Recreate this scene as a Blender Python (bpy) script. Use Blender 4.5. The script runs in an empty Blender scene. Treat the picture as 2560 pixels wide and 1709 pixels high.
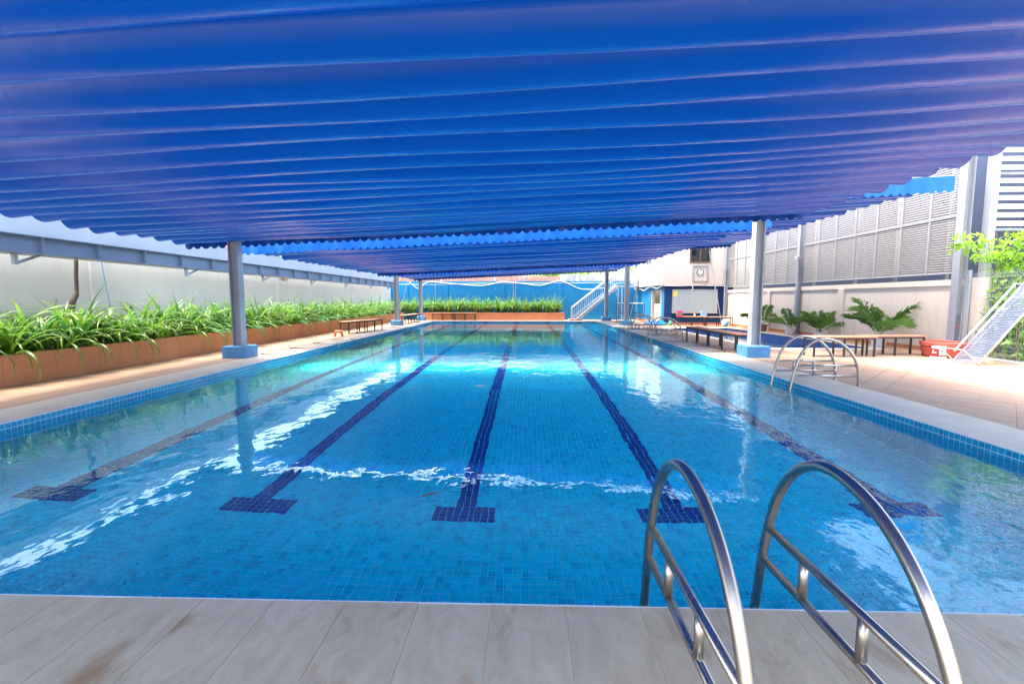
import bpy, math, random
from mathutils import Vector, Matrix
R = math.radians
random.seed(7)
S = bpy.context.scene
COL = S.collection

# ------------------------------------------------------------------ camera
cam = bpy.data.cameras.new("camera")
cam_o = bpy.data.objects.new("camera", cam)
COL.objects.link(cam_o)
cam.sensor_width = 36.0
cam.lens = 36.0 * 1160.0 / 2560.0
cam.clip_start = 0.05
cam.clip_end = 600
cam_o.location = (0, 0, 1.4)
cam_o.rotation_euler = (R(90 - 5.246), 0, R(1.721))
S.camera = cam_o

# ------------------------------------------------------------------ light
SUN = Vector((-0.29, 0.03, 0.955)).normalized()
w = bpy.data.worlds.new("World")
S.world = w
w.use_nodes = True
nt = w.node_tree
sky = nt.nodes.new("ShaderNodeTexSky")
sky.sky_type = 'NISHITA'
sky.sun_disc = False
sky.sun_elevation = math.asin(SUN.z)
sky.sun_rotation = math.atan2(SUN.x, SUN.y)
sky.air_density = 1.0
sky.dust_density = 6.0
sky.ozone_density = 0.8
bg = nt.nodes["Background"]
bg.inputs[1].default_value = 0.15
nt.links.new(sky.outputs[0], bg.inputs[0])
sun = bpy.data.lights.new("sun", 'SUN')
sun.energy = 0.95
sun.angle = R(12)
sun.color = (1.0, 0.95, 0.87)
sun_o = bpy.data.objects.new("sun", sun)
COL.objects.link(sun_o)
sun_o.location = (0, 0, 30)
sun_o.rotation_euler = SUN.to_track_quat('Z', 'Y').to_euler()
S.view_settings.view_transform = 'Standard'
S.view_settings.look = 'None'
S.view_settings.exposure = 3.22
S.view_settings.gamma = 1.0
S.view_settings.use_curve_mapping = False
S.render.engine = 'CYCLES'
S.cycles.use_denoising = True
S.cycles.max_bounces = 14
S.cycles.diffuse_bounces = 6
S.cycles.glossy_bounces = 5
S.cycles.transmission_bounces = 10
S.cycles.transparent_max_bounces = 12
S.cycles.sample_clamp_indirect = 6.0
S.cycles.caustics_refractive = True
S.cycles.caustics_reflective = True
S.cycles.blur_glossy = 0.4

# ------------------------------------------------------------------ node helpers
def srgb(r, g, b):
    f = lambda c: c / 12.92 if c <= 0.04045 else ((c + 0.055) / 1.055) ** 2.4
    return (f(r / 255), f(g / 255), f(b / 255), 1)

class MT:
    def __init__(s, name, col=(0.5, 0.5, 0.5, 1), rough=0.6, metal=0.0, spec=0.5):
        s.m = bpy.data.materials.new(name)
        s.m.use_nodes = True
        s.t = s.m.node_tree
        s.b = s.t.nodes["Principled BSDF"]
        s.out = s.t.nodes["Material Output"]
        s.b.inputs["Base Color"].default_value = col if len(col) == 4 else (*col, 1)
        s.b.inputs["Roughness"].default_value = rough
        s.b.inputs["Metallic"].default_value = metal
        s.b.inputs["Specular IOR Level"].default_value = spec
        s.pos = None
    def n(s, kind, **kw):
        nd = s.t.nodes.new("ShaderNode" + kind)
        for k, v in kw.items():
            if k.startswith("i_"):
                nd.inputs[k[2:].replace("_", " ")].default_value = v
            else:
                setattr(nd, k, v)
        return nd
    def l(s, a, b):
        s.t.links.new(a, b)
    def P(s):
        if s.pos is None:
            s.pos = s.n("NewGeometry").outputs["Position"]
        return s.pos
    def obj(s):
        return s.n("TexCoord").outputs["Object"]
    def math(s, op, a, b=None):
        nd = s.n("Math", operation=op)
        for i, v in enumerate((a, b)):
            if v is None: continue
            if isinstance(v, (int, float)): nd.inputs[i].default_value = v
            else: s.l(v, nd.inputs[i])
        return nd.outputs[0]
    def noise(s, scale=5, detail=3, rough=0.55, vec=None, stretch=None, dist=0.0):
        nd = s.n("TexNoise")
        nd.inputs["Scale"].default_value = scale
        nd.inputs["Detail"].default_value = detail
        nd.inputs["Roughness"].default_value = rough
        nd.inputs["Distortion"].default_value = dist
        v = vec if vec is not None else s.P()
        if stretch:
            mp = s.n("Mapping")
            mp.inputs["Scale"].default_value = stretch[:3]
            if len(stretch) > 3: mp.inputs["Rotation"].default_value = (0, 0, stretch[3])
            s.l(v, mp.inputs[0]); v = mp.outputs[0]
        s.l(v, nd.inputs["Vector"])
        return nd.outputs["Fac"]
    def ramp(s, fac, stops):
        nd = s.n("ValToRGB")
        e = nd.color_ramp.elements
        while len(e) < len(stops): e.new(0.5)
        for i, (p, c) in enumerate(stops):
            e[i].position = p
            e[i].color = c if len(c) == 4 else (*c, 1)
        s.l(fac, nd.inputs[0])
        return nd.outputs[0]
    def mix(s, fac, a, b, mode='MIX'):
        nd = s.n("Mix", data_type='RGBA', blend_type=mode)
        for i, v in ((0, fac), (6, a), (7, b)):
            if isinstance(v, (int, float)): nd.inputs[i].default_value = v
            elif isinstance(v, tuple): nd.inputs[i].default_value = v if len(v) == 4 else (*v, 1)
            else: s.l(v, nd.inputs[i])
        return nd.outputs[2]
    def color(s, c):
        s.l(c, s.b.inputs["Base Color"]); return s
    def bump(s, h, strength=0.3, dist=0.02):
        nd = s.n("Bump")
        nd.inputs["Strength"].default_value = strength
        nd.inputs["Distance"].default_value = dist
        s.l(h, nd.inputs["Height"])
        s.l(nd.outputs[0], s.b.inputs["Normal"])
        return nd.outputs[0]
    def cell_random(s, cell):
        sc = s.n("VectorMath", operation='SCALE'); s.l(s.P(), sc.inputs[0]); sc.inputs["Scale"].default_value = 1 / cell
        fl = s.n("VectorMath", operation='FLOOR')
        ad = s.n("VectorMath", operation='ADD'); ad.inputs[1].default_value = (0.371, 0.283, 0.37)
        s.l(sc.outputs[0], ad.inputs[0]); s.l(ad.outputs[0], fl.inputs[0])
        wn = s.n("TexWhiteNoise"); s.l(fl.outputs[0], wn.inputs["Vector"])
        return wn.outputs["Value"]

def mottled(name, col, rough=0.6, amt=0.25, scale=3.0, bump=0.0, bscale=40, metal=0.0, spec=0.4, streak=None):
    m = MT(name, col, rough, metal, spec)
    a = m.noise(scale, 5, 0.6, stretch=streak)
    lo = tuple(c * (1 - amt) for c in col[:3]); hi = tuple(min(1, c * (1 + amt)) for c in col[:3])
    m.color(m.ramp(a, [(0.25, lo), (0.75, hi)]))
    if bump: m.bump(m.noise(bscale, 4), bump, 0.01)
    return m.m

T = 0.065            # mosaic pitch
PX0, PX1, PY0, PY1 = -5.95, 4.55, 2.02, 29.75
WZ, FZ = -0.105, -1.30

M = {}
def tile_color(m, base, var, darks):
    r = m.cell_random(T)
    lo = tuple(c * (1 - var) for c in base); hi = tuple(c * (1 + var) for c in base)
    c = m.ramp(r, [(0.0, darks), (0.10, darks), (0.13, lo), (1.0, hi)])
    return c
BLUE = (0.002, 0.76, 0.92); BLUED = (0.002, 0.54, 0.74)
NAVY = (0.004, 0.03, 0.26); NAVYD = (0.003, 0.02, 0.19)
GROUT = (0.28, 0.92, 0.92)
def tilemat(name, base, dark, rough=0.12):
    m = MT(name, base, rough)
    n = m.noise(9, 3)
    c = tile_color(m, base, 0.10, dark)
    m.color(m.mix(0.18, c, m.ramp(n, [(0.3, tuple(x * 0.7 for x in base)), (0.7, tuple(x * 1.2 for x in base))])))
    return m.m
M['tile'] = tilemat("pool_tile", BLUE, BLUED)
M['navy'] = tilemat("navy_tile", NAVY, NAVYD)
M['grout'] = mottled("tile_grout", GROUT, 0.8, 0.1, 6)
M['walltile'] = tilemat("wall_tile", (0.012, 0.42, 0.62), (0.008, 0.30, 0.50), 0.1)
M['wallgrout'] = mottled("wall_grout", (0.78, 0.80, 0.80), 0.8, 0.1, 6)
M['deeptile'] = tilemat("deep_blue_tile", (0.006, 0.045, 0.22), (0.004, 0.03, 0.15), 0.1)

def gridmat(name, axes, base, dark, grout, gw=0.085, rough=0.15):
    m = MT(name, base, rough)
    c = tile_color(m, base, 0.10, dark)
    sp = m.n("SeparateXYZ"); m.l(m.P(), sp.inputs[0])
    off = {'X': PX0, 'Y': PY0, 'Z': 0.0}
    f = None
    for ax in axes:
        u = m.math('FRACT', m.math('ADD', m.math('DIVIDE', m.math('SUBTRACT', sp.outputs[ax], off[ax]), T), 1000.0))
        g = m.math('LESS_THAN', u, gw)
        f = g if f is None else m.math('MAXIMUM', f, g)
    m.color(m.mix(f, c, grout))
    return m.m
M['gfloor'] = gridmat("pool_floor_mosaic", "XY", BLUE, BLUED, GROUT)
M['gnavy'] = gridmat("navy_floor_mosaic", "XY", NAVY, NAVYD, (0.05, 0.2, 0.5))
M['gwx'] = gridmat("pool_wall_mosaic_side", "YZ", (0.010, 0.52, 0.72), (0.008, 0.38, 0.58), (0.35, 0.80, 0.84))
M['gwy'] = gridmat("pool_wall_mosaic_end", "XZ", (0.010, 0.52, 0.72), (0.008, 0.38, 0.58), (0.35, 0.80, 0.84))
M['gsmallx'] = gridmat("small_pool_mosaic_side", "YZ", (0.006, 0.05, 0.24), (0.004, 0.03, 0.16), (0.35, 0.5, 0.62), 0.1)
M['gsmally'] = gridmat("small_pool_mosaic_end", "XZ", (0.006, 0.05, 0.24), (0.004, 0.03, 0.16), (0.35, 0.5, 0.62), 0.1)
M['gsmallf'] = gridmat("small_pool_mosaic_floor", "XY", (0.008, 0.07, 0.28), (0.005, 0.05, 0.2), (0.3, 0.45, 0.6), 0.1)

def stone():
    m = MT("grey_slate_slab", (0.3, 0.3, 0.3), 0.42, 0, 0.45)
    oi = m.n("ObjectInfo")
    cb = m.n("CombineXYZ")
    k = m.math('MULTIPLY', oi.outputs["Random"], 9.0)
    m.l(k, cb.inputs[0]); m.l(k, cb.inputs[2])
    ad = m.n("VectorMath", operation='ADD'); m.l(m.P(), ad.inputs[0]); m.l(cb.outputs[0], ad.inputs[1])
    v = ad.outputs[0]
    big = m.noise(1.7, 5, 0.62, v, (1, 0.7, 1, R(-35)), 0.5)
    vein = m.noise(9, 7, 0.66, v, (1.2, 0.55, 1, R(-38)), 1.0)
    base = m.ramp(big, [(0.25, (0.48, 0.375, 0.225)), (0.5, (0.575, 0.46, 0.29)), (0.75, (0.65, 0.53, 0.35))])
    base = m.mix(0.38, base, m.ramp(vein, [(0.32, (0.34, 0.265, 0.16)), (0.5, (0.575, 0.46, 0.29)), (0.68, (0.74, 0.62, 0.45))]))
    rust = m.noise(3.1, 4, 0.62, v, (1, 0.5, 1, R(-30)), 0.9)
    base = m.mix(m.ramp(rust, [(0.57, (0, 0, 0)), (0.74, (0.75, 0.75, 0.75))]), base, (0.34, 0.17, 0.06))
    thin = m.noise(3.2, 3, 0.55, v, (1, 0.4, 1, R(-30)), 2.0)
    thin = m.math('LESS_THAN', m.math('ABSOLUTE', m.math('SUBTRACT', thin, 0.5)), 0.003)
    base = m.mix(m.math('MULTIPLY', thin, 0.3), base, (0.62, 0.59, 0.54))
    m.color(base)
    rl = m.noise(5, 6, 0.6, v, (1.5, 0.35, 1, R(-38)), 1.5)
    m.bump(rl, 0.35, 0.012)
    m.l(m.ramp(vein, [(0.3, (0.32,) * 3), (0.7, (0.55,) * 3)]), m.b.inputs["Roughness"])
    return m.m
M['stone'] = stone()
M['coping'] = mottled("grey_coping_stone", (0.47, 0.415, 0.32), 0.5, 0.13, 2.2, 0.15, 14)

def terracotta(name, col, amt=0.18):
    m = MT(name, col, 0.55, 0, 0.3)
    oi = m.n("ObjectInfo")
    n1 = m.noise(1.1, 4, 0.6); n2 = m.noise(14, 4, 0.6)
    lo = tuple(c * (1 - amt) for c in col); hi = tuple(min(0.9, c * (1 + amt)) for c in col)
    c = m.ramp(n1, [(0.25, lo), (0.75, hi)])
    c = m.mix(0.25, c, m.ramp(n2, [(0.3, lo), (0.7, hi)]))
    c = m.mix(m.math('MULTIPLY', oi.outputs["Random"], 0.22), c, tuple(x * 0.72 for x in col))
    m.color(c); m.bump(n2, 0.1, 0.004)
    return m.m
M['paver'] = terracotta("terracotta_paver", (0.34, 0.22, 0.145))
M['planter'] = terracotta("planter_tile", (0.62, 0.265, 0.125), 0.2)
M['joint'] = mottled("paver_joint", (0.50, 0.41, 0.33), 0.8, 0.15, 4)
M['skirt'] = terracotta("skirting_tile", (0.45, 0.19, 0.09))

def wallpaint(name, col, dirt=0.12):
    m = MT(name, col, 0.7, 0, 0.25)
    a = m.noise(0.5, 5, 0.6); b = m.noise(2.2, 6, 0.65, stretch=(2.5, 2.5, 0.35))
    c = m.ramp(a, [(0.3, tuple(x * (1 - dirt) for x in col)), (0.7, col)])
    c = m.mix(m.ramp(b, [(0.52, (0, 0, 0)), (0.8, (0.5, 0.5, 0.5))]), c, tuple(x * y for x, y in zip(col, (0.72, 0.69, 0.64))))
    m.color(c); m.bump(m.noise(30, 4), 0.12, 0.008)
    return m.m
M['white_wall'] = wallpaint("white_render", (0.92, 0.83, 0.72))
M['cream_wall'] = wallpaint("cream_render", (0.57, 0.50, 0.42), 0.07)
M['blue_wall'] = wallpaint("blue_wall_paint", (0.012, 0.22, 0.46), 0.2)
M['shaded_blue_wall'] = wallpaint("shaded_blue_wall_paint", (0.007, 0.045, 0.14), 0.15)  # blue wall paint darkened, the front's shade put into its colour
M['steel'] = mottled("grey_blue_steel_paint", (0.38, 0.41, 0.44), 0.4, 0.12, 3)
M['beamsteel'] = mottled("beam_steel_paint", (0.17, 0.225, 0.30), 0.42, 0.15, 2.0)
M['base_blue'] = mottled("blue_plinth_paint", (0.075, 0.26, 0.50), 0.55, 0.22, 6, 0.15, 30)
M['fascia'] = mottled("pale_sheet_metal", (0.34, 0.37, 0.40), 0.55, 0.12, 0.8)
M['louvre'] = mottled("pale_grey_louvre", (0.23, 0.215, 0.20), 0.42, 0.07, 2, metal=0.0)
M['mullion'] = mottled("louvre_frame_grey", (0.27, 0.29, 0.32), 0.4, 0.08, 3)
M['stair'] = mottled("pale_stair_paint", (0.40, 0.46, 0.51), 0.45, 0.1, 3)
M['black'] = mottled("dark_metal", (0.03, 0.028, 0.027), 0.45, 0.2, 10)
M['cable'] = mottled("white_cable", (0.68, 0.66, 0.62), 0.5, 0.1, 8)
M['soil'] = mottled("planter_soil", (0.045, 0.03, 0.02), 0.9, 0.4, 18, 0.6, 30)
M['ground'] = mottled("ground_earth", (0.16, 0.14, 0.10), 0.9, 0.3, 0.4, 0.3, 6)
M['bark'] = mottled("bark", (0.13, 0.09, 0.065), 0.85, 0.3, 14, 0.5, 40)
M['wood'] = mottled("bench_wood", (0.48, 0.22, 0.12), 0.5, 0.22, 5, 0.12, 40, streak=(1, 8, 8))
M['concrete'] = mottled("stained_concrete", (0.42, 0.40, 0.36), 0.85, 0.4, 1.3, 0.3, 12)
M['red_pot'] = mottled("red_plastic", (0.40, 0.075, 0.05), 0.45, 0.15, 3)
M['pot_grey'] = mottled("pale_grey_pot", (0.56, 0.57, 0.58), 0.5, 0.08, 5)
M['pot_brown'] = mottled("brown_pot", (0.20, 0.10, 0.075), 0.55, 0.15, 5)
M['white_pl'] = mottled("white_plastic", (0.80, 0.80, 0.79), 0.35, 0.05, 5)
M['orange'] = mottled("orange_plastic", (0.72, 0.20, 0.085), 0.4, 0.06, 5)
M['tarp'] = mottled("blue_tarp", (0.012, 0.19, 0.60), 0.35, 0.2, 4, 0.5, 8)
M['pink'] = mottled("pink_plastic", (0.65, 0.06, 0.20), 0.4, 0.1, 9)
M['greenpl'] = mottled("green_plastic", (0.05, 0.38, 0.20), 0.4, 0.1, 9)
M['paleblue'] = mottled("pale_blue_plastic", (0.30, 0.55, 0.78), 0.3, 0.25, 12)
M['yellow'] = mottled("yellow_paper", (0.78, 0.62, 0.10), 0.6, 0.08, 8)
M['brown_fr'] = mottled("brown_frame", (0.13, 0.075, 0.05), 0.5, 0.1, 5)
M['alu'] = mottled("aluminium", (0.55, 0.55, 0.56), 0.3, 0.06, 6, metal=0.85)
M['glass_dark'] = MT("dark_window_glass", (0.012, 0.016, 0.018), 0.04, 0, 0.9).m
M['redlabel'] = mottled("red_label", (0.62, 0.015, 0.02), 0.35, 0.08, 9)
M['rope'] = mottled("blue_rope", (0.05, 0.30, 0.68), 0.6, 0.1, 9)
M['rooftile'] = mottled("clay_roof", (0.42, 0.19, 0.13), 0.8, 0.35, 3, 0.5, 9, streak=(2, 9, 4))
M['house'] = mottled("beige_house", (0.5, 0.42, 0.33), 0.8, 0.15, 1)
M['drygrass'] = mottled("dry_straw", (0.42, 0.30, 0.16), 0.8, 0.3, 20)
M['tread'] = mottled("stair_tread", (0.48, 0.45, 0.42), 0.6, 0.12, 6)

def steel():
    m = MT("stainless_steel", (0.60, 0.575, 0.54), 0.2, 1.0)
    n = m.noise(4, 3, 0.5); n2 = m.noise(50, 3, 0.6)
    m.color(m.ramp(n, [(0.3, (0.43, 0.365, 0.30)), (0.6, (0.53, 0.475, 0.41)), (0.8, (0.57, 0.52, 0.46))]))
    m.l(m.ramp(n, [(0.3, (0.34,) * 3), (0.7, (0.24,) * 3)]), m.b.inputs["Roughness"])
    m.bump(n2, 0.05, 0.002)
    return m.m
M['inox'] = steel()

def canopy():
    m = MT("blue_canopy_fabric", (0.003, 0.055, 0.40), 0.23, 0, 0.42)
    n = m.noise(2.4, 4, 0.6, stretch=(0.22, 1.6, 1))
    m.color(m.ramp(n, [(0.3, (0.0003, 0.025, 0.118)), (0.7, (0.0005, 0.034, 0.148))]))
    wr = m.noise(1.1, 3, 0.5, stretch=(1.5, 1, 1), dist=0.8)
    w2 = m.noise(4.5, 3, 0.6, stretch=(1.0, 0.25, 1, R(8)), dist=1.2)
    msk = m.ramp(m.noise(0.7, 2, 0.5), [(0.5, (0, 0, 0)), (0.68, (1, 1, 1))])
    wr = m.math('ADD', wr, m.math('MULTIPLY', m.math('MULTIPLY', w2, msk), 0.55))
    nb = m.bump(wr, 0.22, 0.05)
    tr = m.n("BsdfTranslucent"); tr.inputs[0].default_value = (0.004, 0.10, 0.62, 1)
    m.l(nb, tr.inputs["Normal"])
    mx = m.n("MixShader"); mx.inputs[0].default_value = 0.05
    m.l(m.b.outputs[0], mx.inputs[1]); m.l(tr.outputs[0], mx.inputs[2])
    m.l(mx.outputs[0], m.out.inputs[0])
    return m.m
M['canopy'] = canopy()
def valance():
    m = MT("lit_blue_valance_fabric", (0.004, 0.14, 0.64), 0.3, 0, 0.5)  # canopy fabric in a brighter blue, light on the near edges painted in
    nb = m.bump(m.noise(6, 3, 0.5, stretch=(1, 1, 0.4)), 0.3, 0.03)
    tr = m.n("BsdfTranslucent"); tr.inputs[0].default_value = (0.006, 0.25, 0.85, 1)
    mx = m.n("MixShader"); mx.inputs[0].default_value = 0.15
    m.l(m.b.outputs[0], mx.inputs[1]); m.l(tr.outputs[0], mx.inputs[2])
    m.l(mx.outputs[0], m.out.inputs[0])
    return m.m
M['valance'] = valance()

def water(name, tint, amp1, amp2):
    m = MT(name)
    m.t.nodes.remove(m.b)
    g = m.n("BsdfGlass"); g.inputs["IOR"].default_value = 1.33
    g.inputs["Roughness"].default_value = 0.0
    g.inputs["Color"].default_value = tint
    a = m.noise(1.15, 2, 0.5, stretch=(1.0, 0.8, 1), dist=0.4)
    b = m.noise(4.5, 2, 0.5, stretch=(1.0, 0.6, 1), dist=0.6)
    sp = m.n("SeparateXYZ"); m.l(m.P(), sp.inputs[0])
    # the breeze ruffles the water towards the open side
    rf = m.n("MapRange"); m.l(sp.outputs["X"], rf.inputs[0])
    rf.inputs[1].default_value = 0.3; rf.inputs[2].default_value = 3.6
    rf.inputs[3].default_value = 1.0; rf.inputs[4].default_value = 2.8
    c3 = m.noise(15, 2, 0.5, stretch=(1.0, 0.55, 1), dist=0.5)
    b = m.math('ADD', b, m.math('MULTIPLY', c3, 0.16))
    h = m.math('ADD', m.math('MULTIPLY', a, amp1), m.math('MULTIPLY', m.math('MULTIPLY', b, amp2), rf.outputs[0]))
    bp = m.n("Bump"); bp.inputs["Strength"].default_value = 1.0; bp.inputs["Distance"].default_value = 1.0
    m.l(h, bp.inputs["Height"]); m.l(bp.outputs[0], g.inputs["Normal"])
    m.l(g.outputs[0], m.out.inputs[0])
    return m.m
M['water'] = water("pool_water", (0.80, 0.99, 1.0, 1), 0.0105, 0.0026)
M['water2'] = water("small_pool_water", (0.8, 0.95, 1.0, 1), 0.008, 0.002)

def leafmat(name, lo, hi, trans=0.35, rough=0.35):
    m = MT(name, hi, rough, 0, 0.5)
    oi = m.n("ObjectInfo")
    n = m.noise(6, 3)
    c = m.ramp(n, [(0.3, lo), (0.7, hi)])
    c = m.mix(m.math('MULTIPLY', oi.outputs["Random"], 0.4), c, lo)
    m.color(c)
    tr = m.n("BsdfTranslucent")
    m.l(m.mix(0.5, c, tuple(min(1, x * 1.6) for x in hi)), tr.inputs[0])
    mx = m.n("MixShader"); mx.inputs[0].default_value = trans
    m.l(m.b.outputs[0], mx.inputs[1]); m.l(tr.outputs[0], mx.inputs[2])
    m.l(mx.outputs[0], m.out.inputs[0])
    return m.m
M['leaf'] = leafmat("strap_leaf", (0.075, 0.185, 0.018), (0.165, 0.33, 0.03), 0.4)
M['leaf2'] = leafmat("strap_leaf_dark", (0.035, 0.13, 0.03), (0.07, 0.22, 0.035), 0.35)
M['leafdry'] = leafmat("dry_strap_leaf", (0.22, 0.15, 0.05), (0.38, 0.30, 0.08), 0.3)
M['palm'] = leafmat("palm_leaf", (0.10, 0.23, 0.05), (0.21, 0.36, 0.08), 0.45)
M['vine'] = leafmat("vine_leaf", (0.12, 0.30, 0.02), (0.30, 0.50, 0.05), 0.45)
M['tree'] = leafmat("tree_leaf", (0.06, 0.15, 0.02), (0.16, 0.28, 0.035), 0.35)

def whiteboard():
    m = MT("whiteboard_face", (0.52, 0.62, 0.62), 0.15, 0, 0.5)
    sp = m.n("SeparateXYZ"); m.l(m.P(), sp.inputs[0])
    x, z = sp.outputs["X"], sp.outputs["Z"]
    # faint rows of marker strokes in three columns
    fr = m.math('FRACT', m.math('DIVIDE', z, 0.115))
    row = m.math('MULTIPLY', m.math('GREATER_THAN', fr, 0.35), m.math('LESS_THAN', fr, 0.72))
    fc = m.math('FRACT', m.math('DIVIDE', m.math('SUBTRACT', x, 8.33), 0.26))
    colm = m.math('LESS_THAN', fc, 0.55)
    inside = m.math('MULTIPLY', m.math('MULTIPLY', m.math('GREATER_THAN', x, 8.33), m.math('LESS_THAN', x, 9.05)),
                    m.math('MULTIPLY', m.math('GREATER_THAN', z, 1.0), m.math('LESS_THAN', z, 1.8)))
    st = m.math('GREATER_THAN', m.noise(42, 2, 0.5, stretch=(1.6, 1, 0.8)), 0.5)
    f = m.math('MULTIPLY', m.math('MULTIPLY', row, colm), m.math('MULTIPLY', inside, st))
    m.color(m.mix(m.math('MULTIPLY', f, 0.55), (0.33, 0.41, 0.41), (0.07, 0.12, 0.2)))
    return m.m
M['board'] = whiteboard()

# ------------------------------------------------------------------ mesh helpers
class MB:
    def __init__(s):
        s.v = []; s.f = []; s.mi = []; s.cur = 0
    def poly(s, pts):
        b = len(s.v); s.v += [tuple(p) for p in pts]; s.f.append(tuple(range(b, b + len(pts)))); s.mi.append(s.cur)
    def box(s, a, b, rot=None, at=None, bev=0.0):
        (x0, y0, z0), (x1, y1, z1) = a, b
        if bev > 0:
            p = [(x0 + bev, y0 + bev, z1), (x1 - bev, y0 + bev, z1), (x1 - bev, y1 - bev, z1), (x0 + bev, y1 - bev, z1),
                 (x0, y0, z1 - bev), (x1, y0, z1 - bev), (x1, y1, z1 - bev), (x0, y1, z1 - bev),
                 (x0, y0, z0), (x1, y0, z0), (x1, y1, z0), (x0, y1, z0)]
            fs = [(0, 1, 2, 3)] + [(4 + i, 4 + (i + 1) % 4, (i + 1) % 4, i) for i in range(4)] + \
                 [(8 + i, 8 + (i + 1) % 4, 4 + (i + 1) % 4, 4 + i) for i in range(4)] + [(11, 10, 9, 8)]
        else:
            p = [(x0, y0, z0), (x1, y0, z0), (x1, y1, z0), (x0, y1, z0), (x0, y0, z1), (x1, y0, z1), (x1, y1, z1), (x0, y1, z1)]
            fs = [(0, 3, 2, 1), (4, 5, 6, 7), (0, 1, 5, 4), (1, 2, 6, 5), (2, 3, 7, 6), (3, 0, 4, 7)]
        if rot is not None: p = [tuple(rot @ Vector(q)) for q in p]
        if at is not None: p = [tuple(Vector(q) + Vector(at)) for q in p]
        b0 = len(s.v); s.v += p
        for f in fs: s.f.append(tuple(b0 + i for i in f)); s.mi.append(s.cur)
        return s
    def tube(s, path, r, seg=10, caps=True):
        P = [Vector(p) for p in path]
        rs = r if isinstance(r, (list, tuple)) else [r] * len(P)
        b0 = len(s.v)
        up = None
        for i, p in enumerate(P):
            d = (P[min(i + 1, len(P) - 1)] - P[max(i - 1, 0)])
            d = d.normalized() if d.length > 1e-9 else Vector((0, 0, 1))
            if up is None: up = Vector((0, 0, 1)) if abs(d.z) < 0.9 else Vector((1, 0, 0))
            u = d.cross(up)
            if u.length < 1e-6: u = d.orthogonal()
            u.normalize(); vv = u.cross(d).normalized(); up = vv
            for k in range(seg):
                a = 2 * math.pi * k / seg
                s.v.append(tuple(p + (u * math.cos(a) + vv * math.sin(a)) * rs[i]))
        for i in range(len(P) - 1):
            for k in range(seg):
                a, b = b0 + i * seg + k, b0 + i * seg + (k + 1) % seg
                s.f.append((a, b, b + seg, a + seg)); s.mi.append(s.cur)
        if caps:
            s.f.append(tuple(b0 + k for k in reversed(range(seg)))); s.mi.append(s.cur)
            e = b0 + (len(P) - 1) * seg
            s.f.append(tuple(e + k for k in range(seg))); s.mi.append(s.cur)
        return s
    def lathe(s, prof, seg=24, at=(0, 0, 0)):
        b0 = len(s.v)
        for r, z in prof:
            for k in range(seg):
                a = 2 * math.pi * k / seg
                s.v.append((at[0] + r * math.cos(a), at[1] + r * math.sin(a), at[2] + z))
        for i in range(len(prof) - 1):
            for k in range(seg):
                a, b = b0 + i * seg + k, b0 + i * seg + (k + 1) % seg
                s.f.append((a, b, b + seg, a + seg)); s.mi.append(s.cur)
        return s
    def mesh(s, name, mats, smooth=False):
        me = bpy.data.meshes.new(name)
        me.from_pydata(s.v, [], s.f)
        for m in (mats if isinstance(mats, (list, tuple)) else [mats]): me.materials.append(m)
        if len(me.materials) > 1: me.polygons.foreach_set("material_index", s.mi)
        if smooth: me.polygons.foreach_set("use_smooth", [True] * len(me.polygons))
        me.update()
        return me
    def build(s, name, mats, parent=None, smooth=False, loc=None):
        return inst(s.mesh(name, mats, smooth), name, parent, loc)

def inst(me, name, parent=None, loc=None, rot=None, scale=None):
    o = bpy.data.objects.new(name, me)
    COL.objects.link(o)
    if parent is not None: o.parent = parent
    if loc is not None: o.location = loc
    if rot is not None: o.rotation_euler = rot
    if scale is not None: o.scale = scale
    return o
def tag(o, label=None, cat=None, group=None, kind=None):
    if label: o["label"] = label
    if cat: o["category"] = cat
    if group: o["group"] = group
    if kind: o["kind"] = kind
    return o
def thing(name, label, cat, loc=(0, 0, 0), rz=0.0, group=None):
    o = bpy.data.objects.new(name, None)
    COL.objects.link(o)
    o.empty_display_size = 0.2
    o.location = loc; o.rotation_euler = (0, 0, rz)
    return tag(o, label, cat, group)
def struct(o): return tag(o, kind="structure")
def stuff(o): return tag(o, kind="stuff")
def copy_tree(o, parent=None):
    c = o.copy(); COL.objects.link(c)
    if parent is not None: c.parent = parent
    for ch in list(o.children): copy_tree(ch, c)
    return c
def smooth_path(pts, n=6):
    P = [Vector(p) for p in pts]; out = []
    for i in range(len(P) - 1):
        p0, p1, p2, p3 = P[max(i - 1, 0)], P[i], P[i + 1], P[min(i + 2, len(P) - 1)]
        for k in range(n):
            t = k / n
            out.append(0.5 * ((2 * p1) + (-p0 + p2) * t + (2 * p0 - 5 * p1 + 4 * p2 - p3) * t * t + (-p0 + 3 * p1 - 3 * p2 + p3) * t ** 3))
    out.append(P[-1])
    return out
def clip(poly, nx, ny, d):           # keep nx*x+ny*y<=d
    out = []
    for i in range(len(poly)):
        a, b = poly[i], poly[(i + 1) % len(poly)]
        da, db = nx * a[0] + ny * a[1] - d, nx * b[0] + ny * b[1] - d
        if da <= 0: out.append(a)
        if da * db < 0:
            t = da / (da - db); out.append((a[0] + (b[0] - a[0]) * t, a[1] + (b[1] - a[1]) * t))
    return out
def clip_rect(p, x0, x1, y0, y1):
    for q in ((-1, 0, -x0), (1, 0, x1), (0, -1, -y0), (0, 1, y1)):
        if len(p) < 3: return []
        p = clip(p, *q)
    return p
_u = ["zeroth", "first", "second", "third", "fourth", "fifth", "sixth", "seventh", "eighth", "ninth", "tenth", "eleventh", "twelfth", "thirteenth", "fourteenth", "fifteenth", "sixteenth", "seventeenth", "eighteenth", "nineteenth"]
def ordn(n):
    if n < 20: return _u[n]
    return ("twentieth", "thirtieth", "fortieth")[n // 10 - 2] if n % 10 == 0 else ("twenty-", "thirty-", "forty-")[n // 10 - 2] + _u[n % 10]
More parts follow.
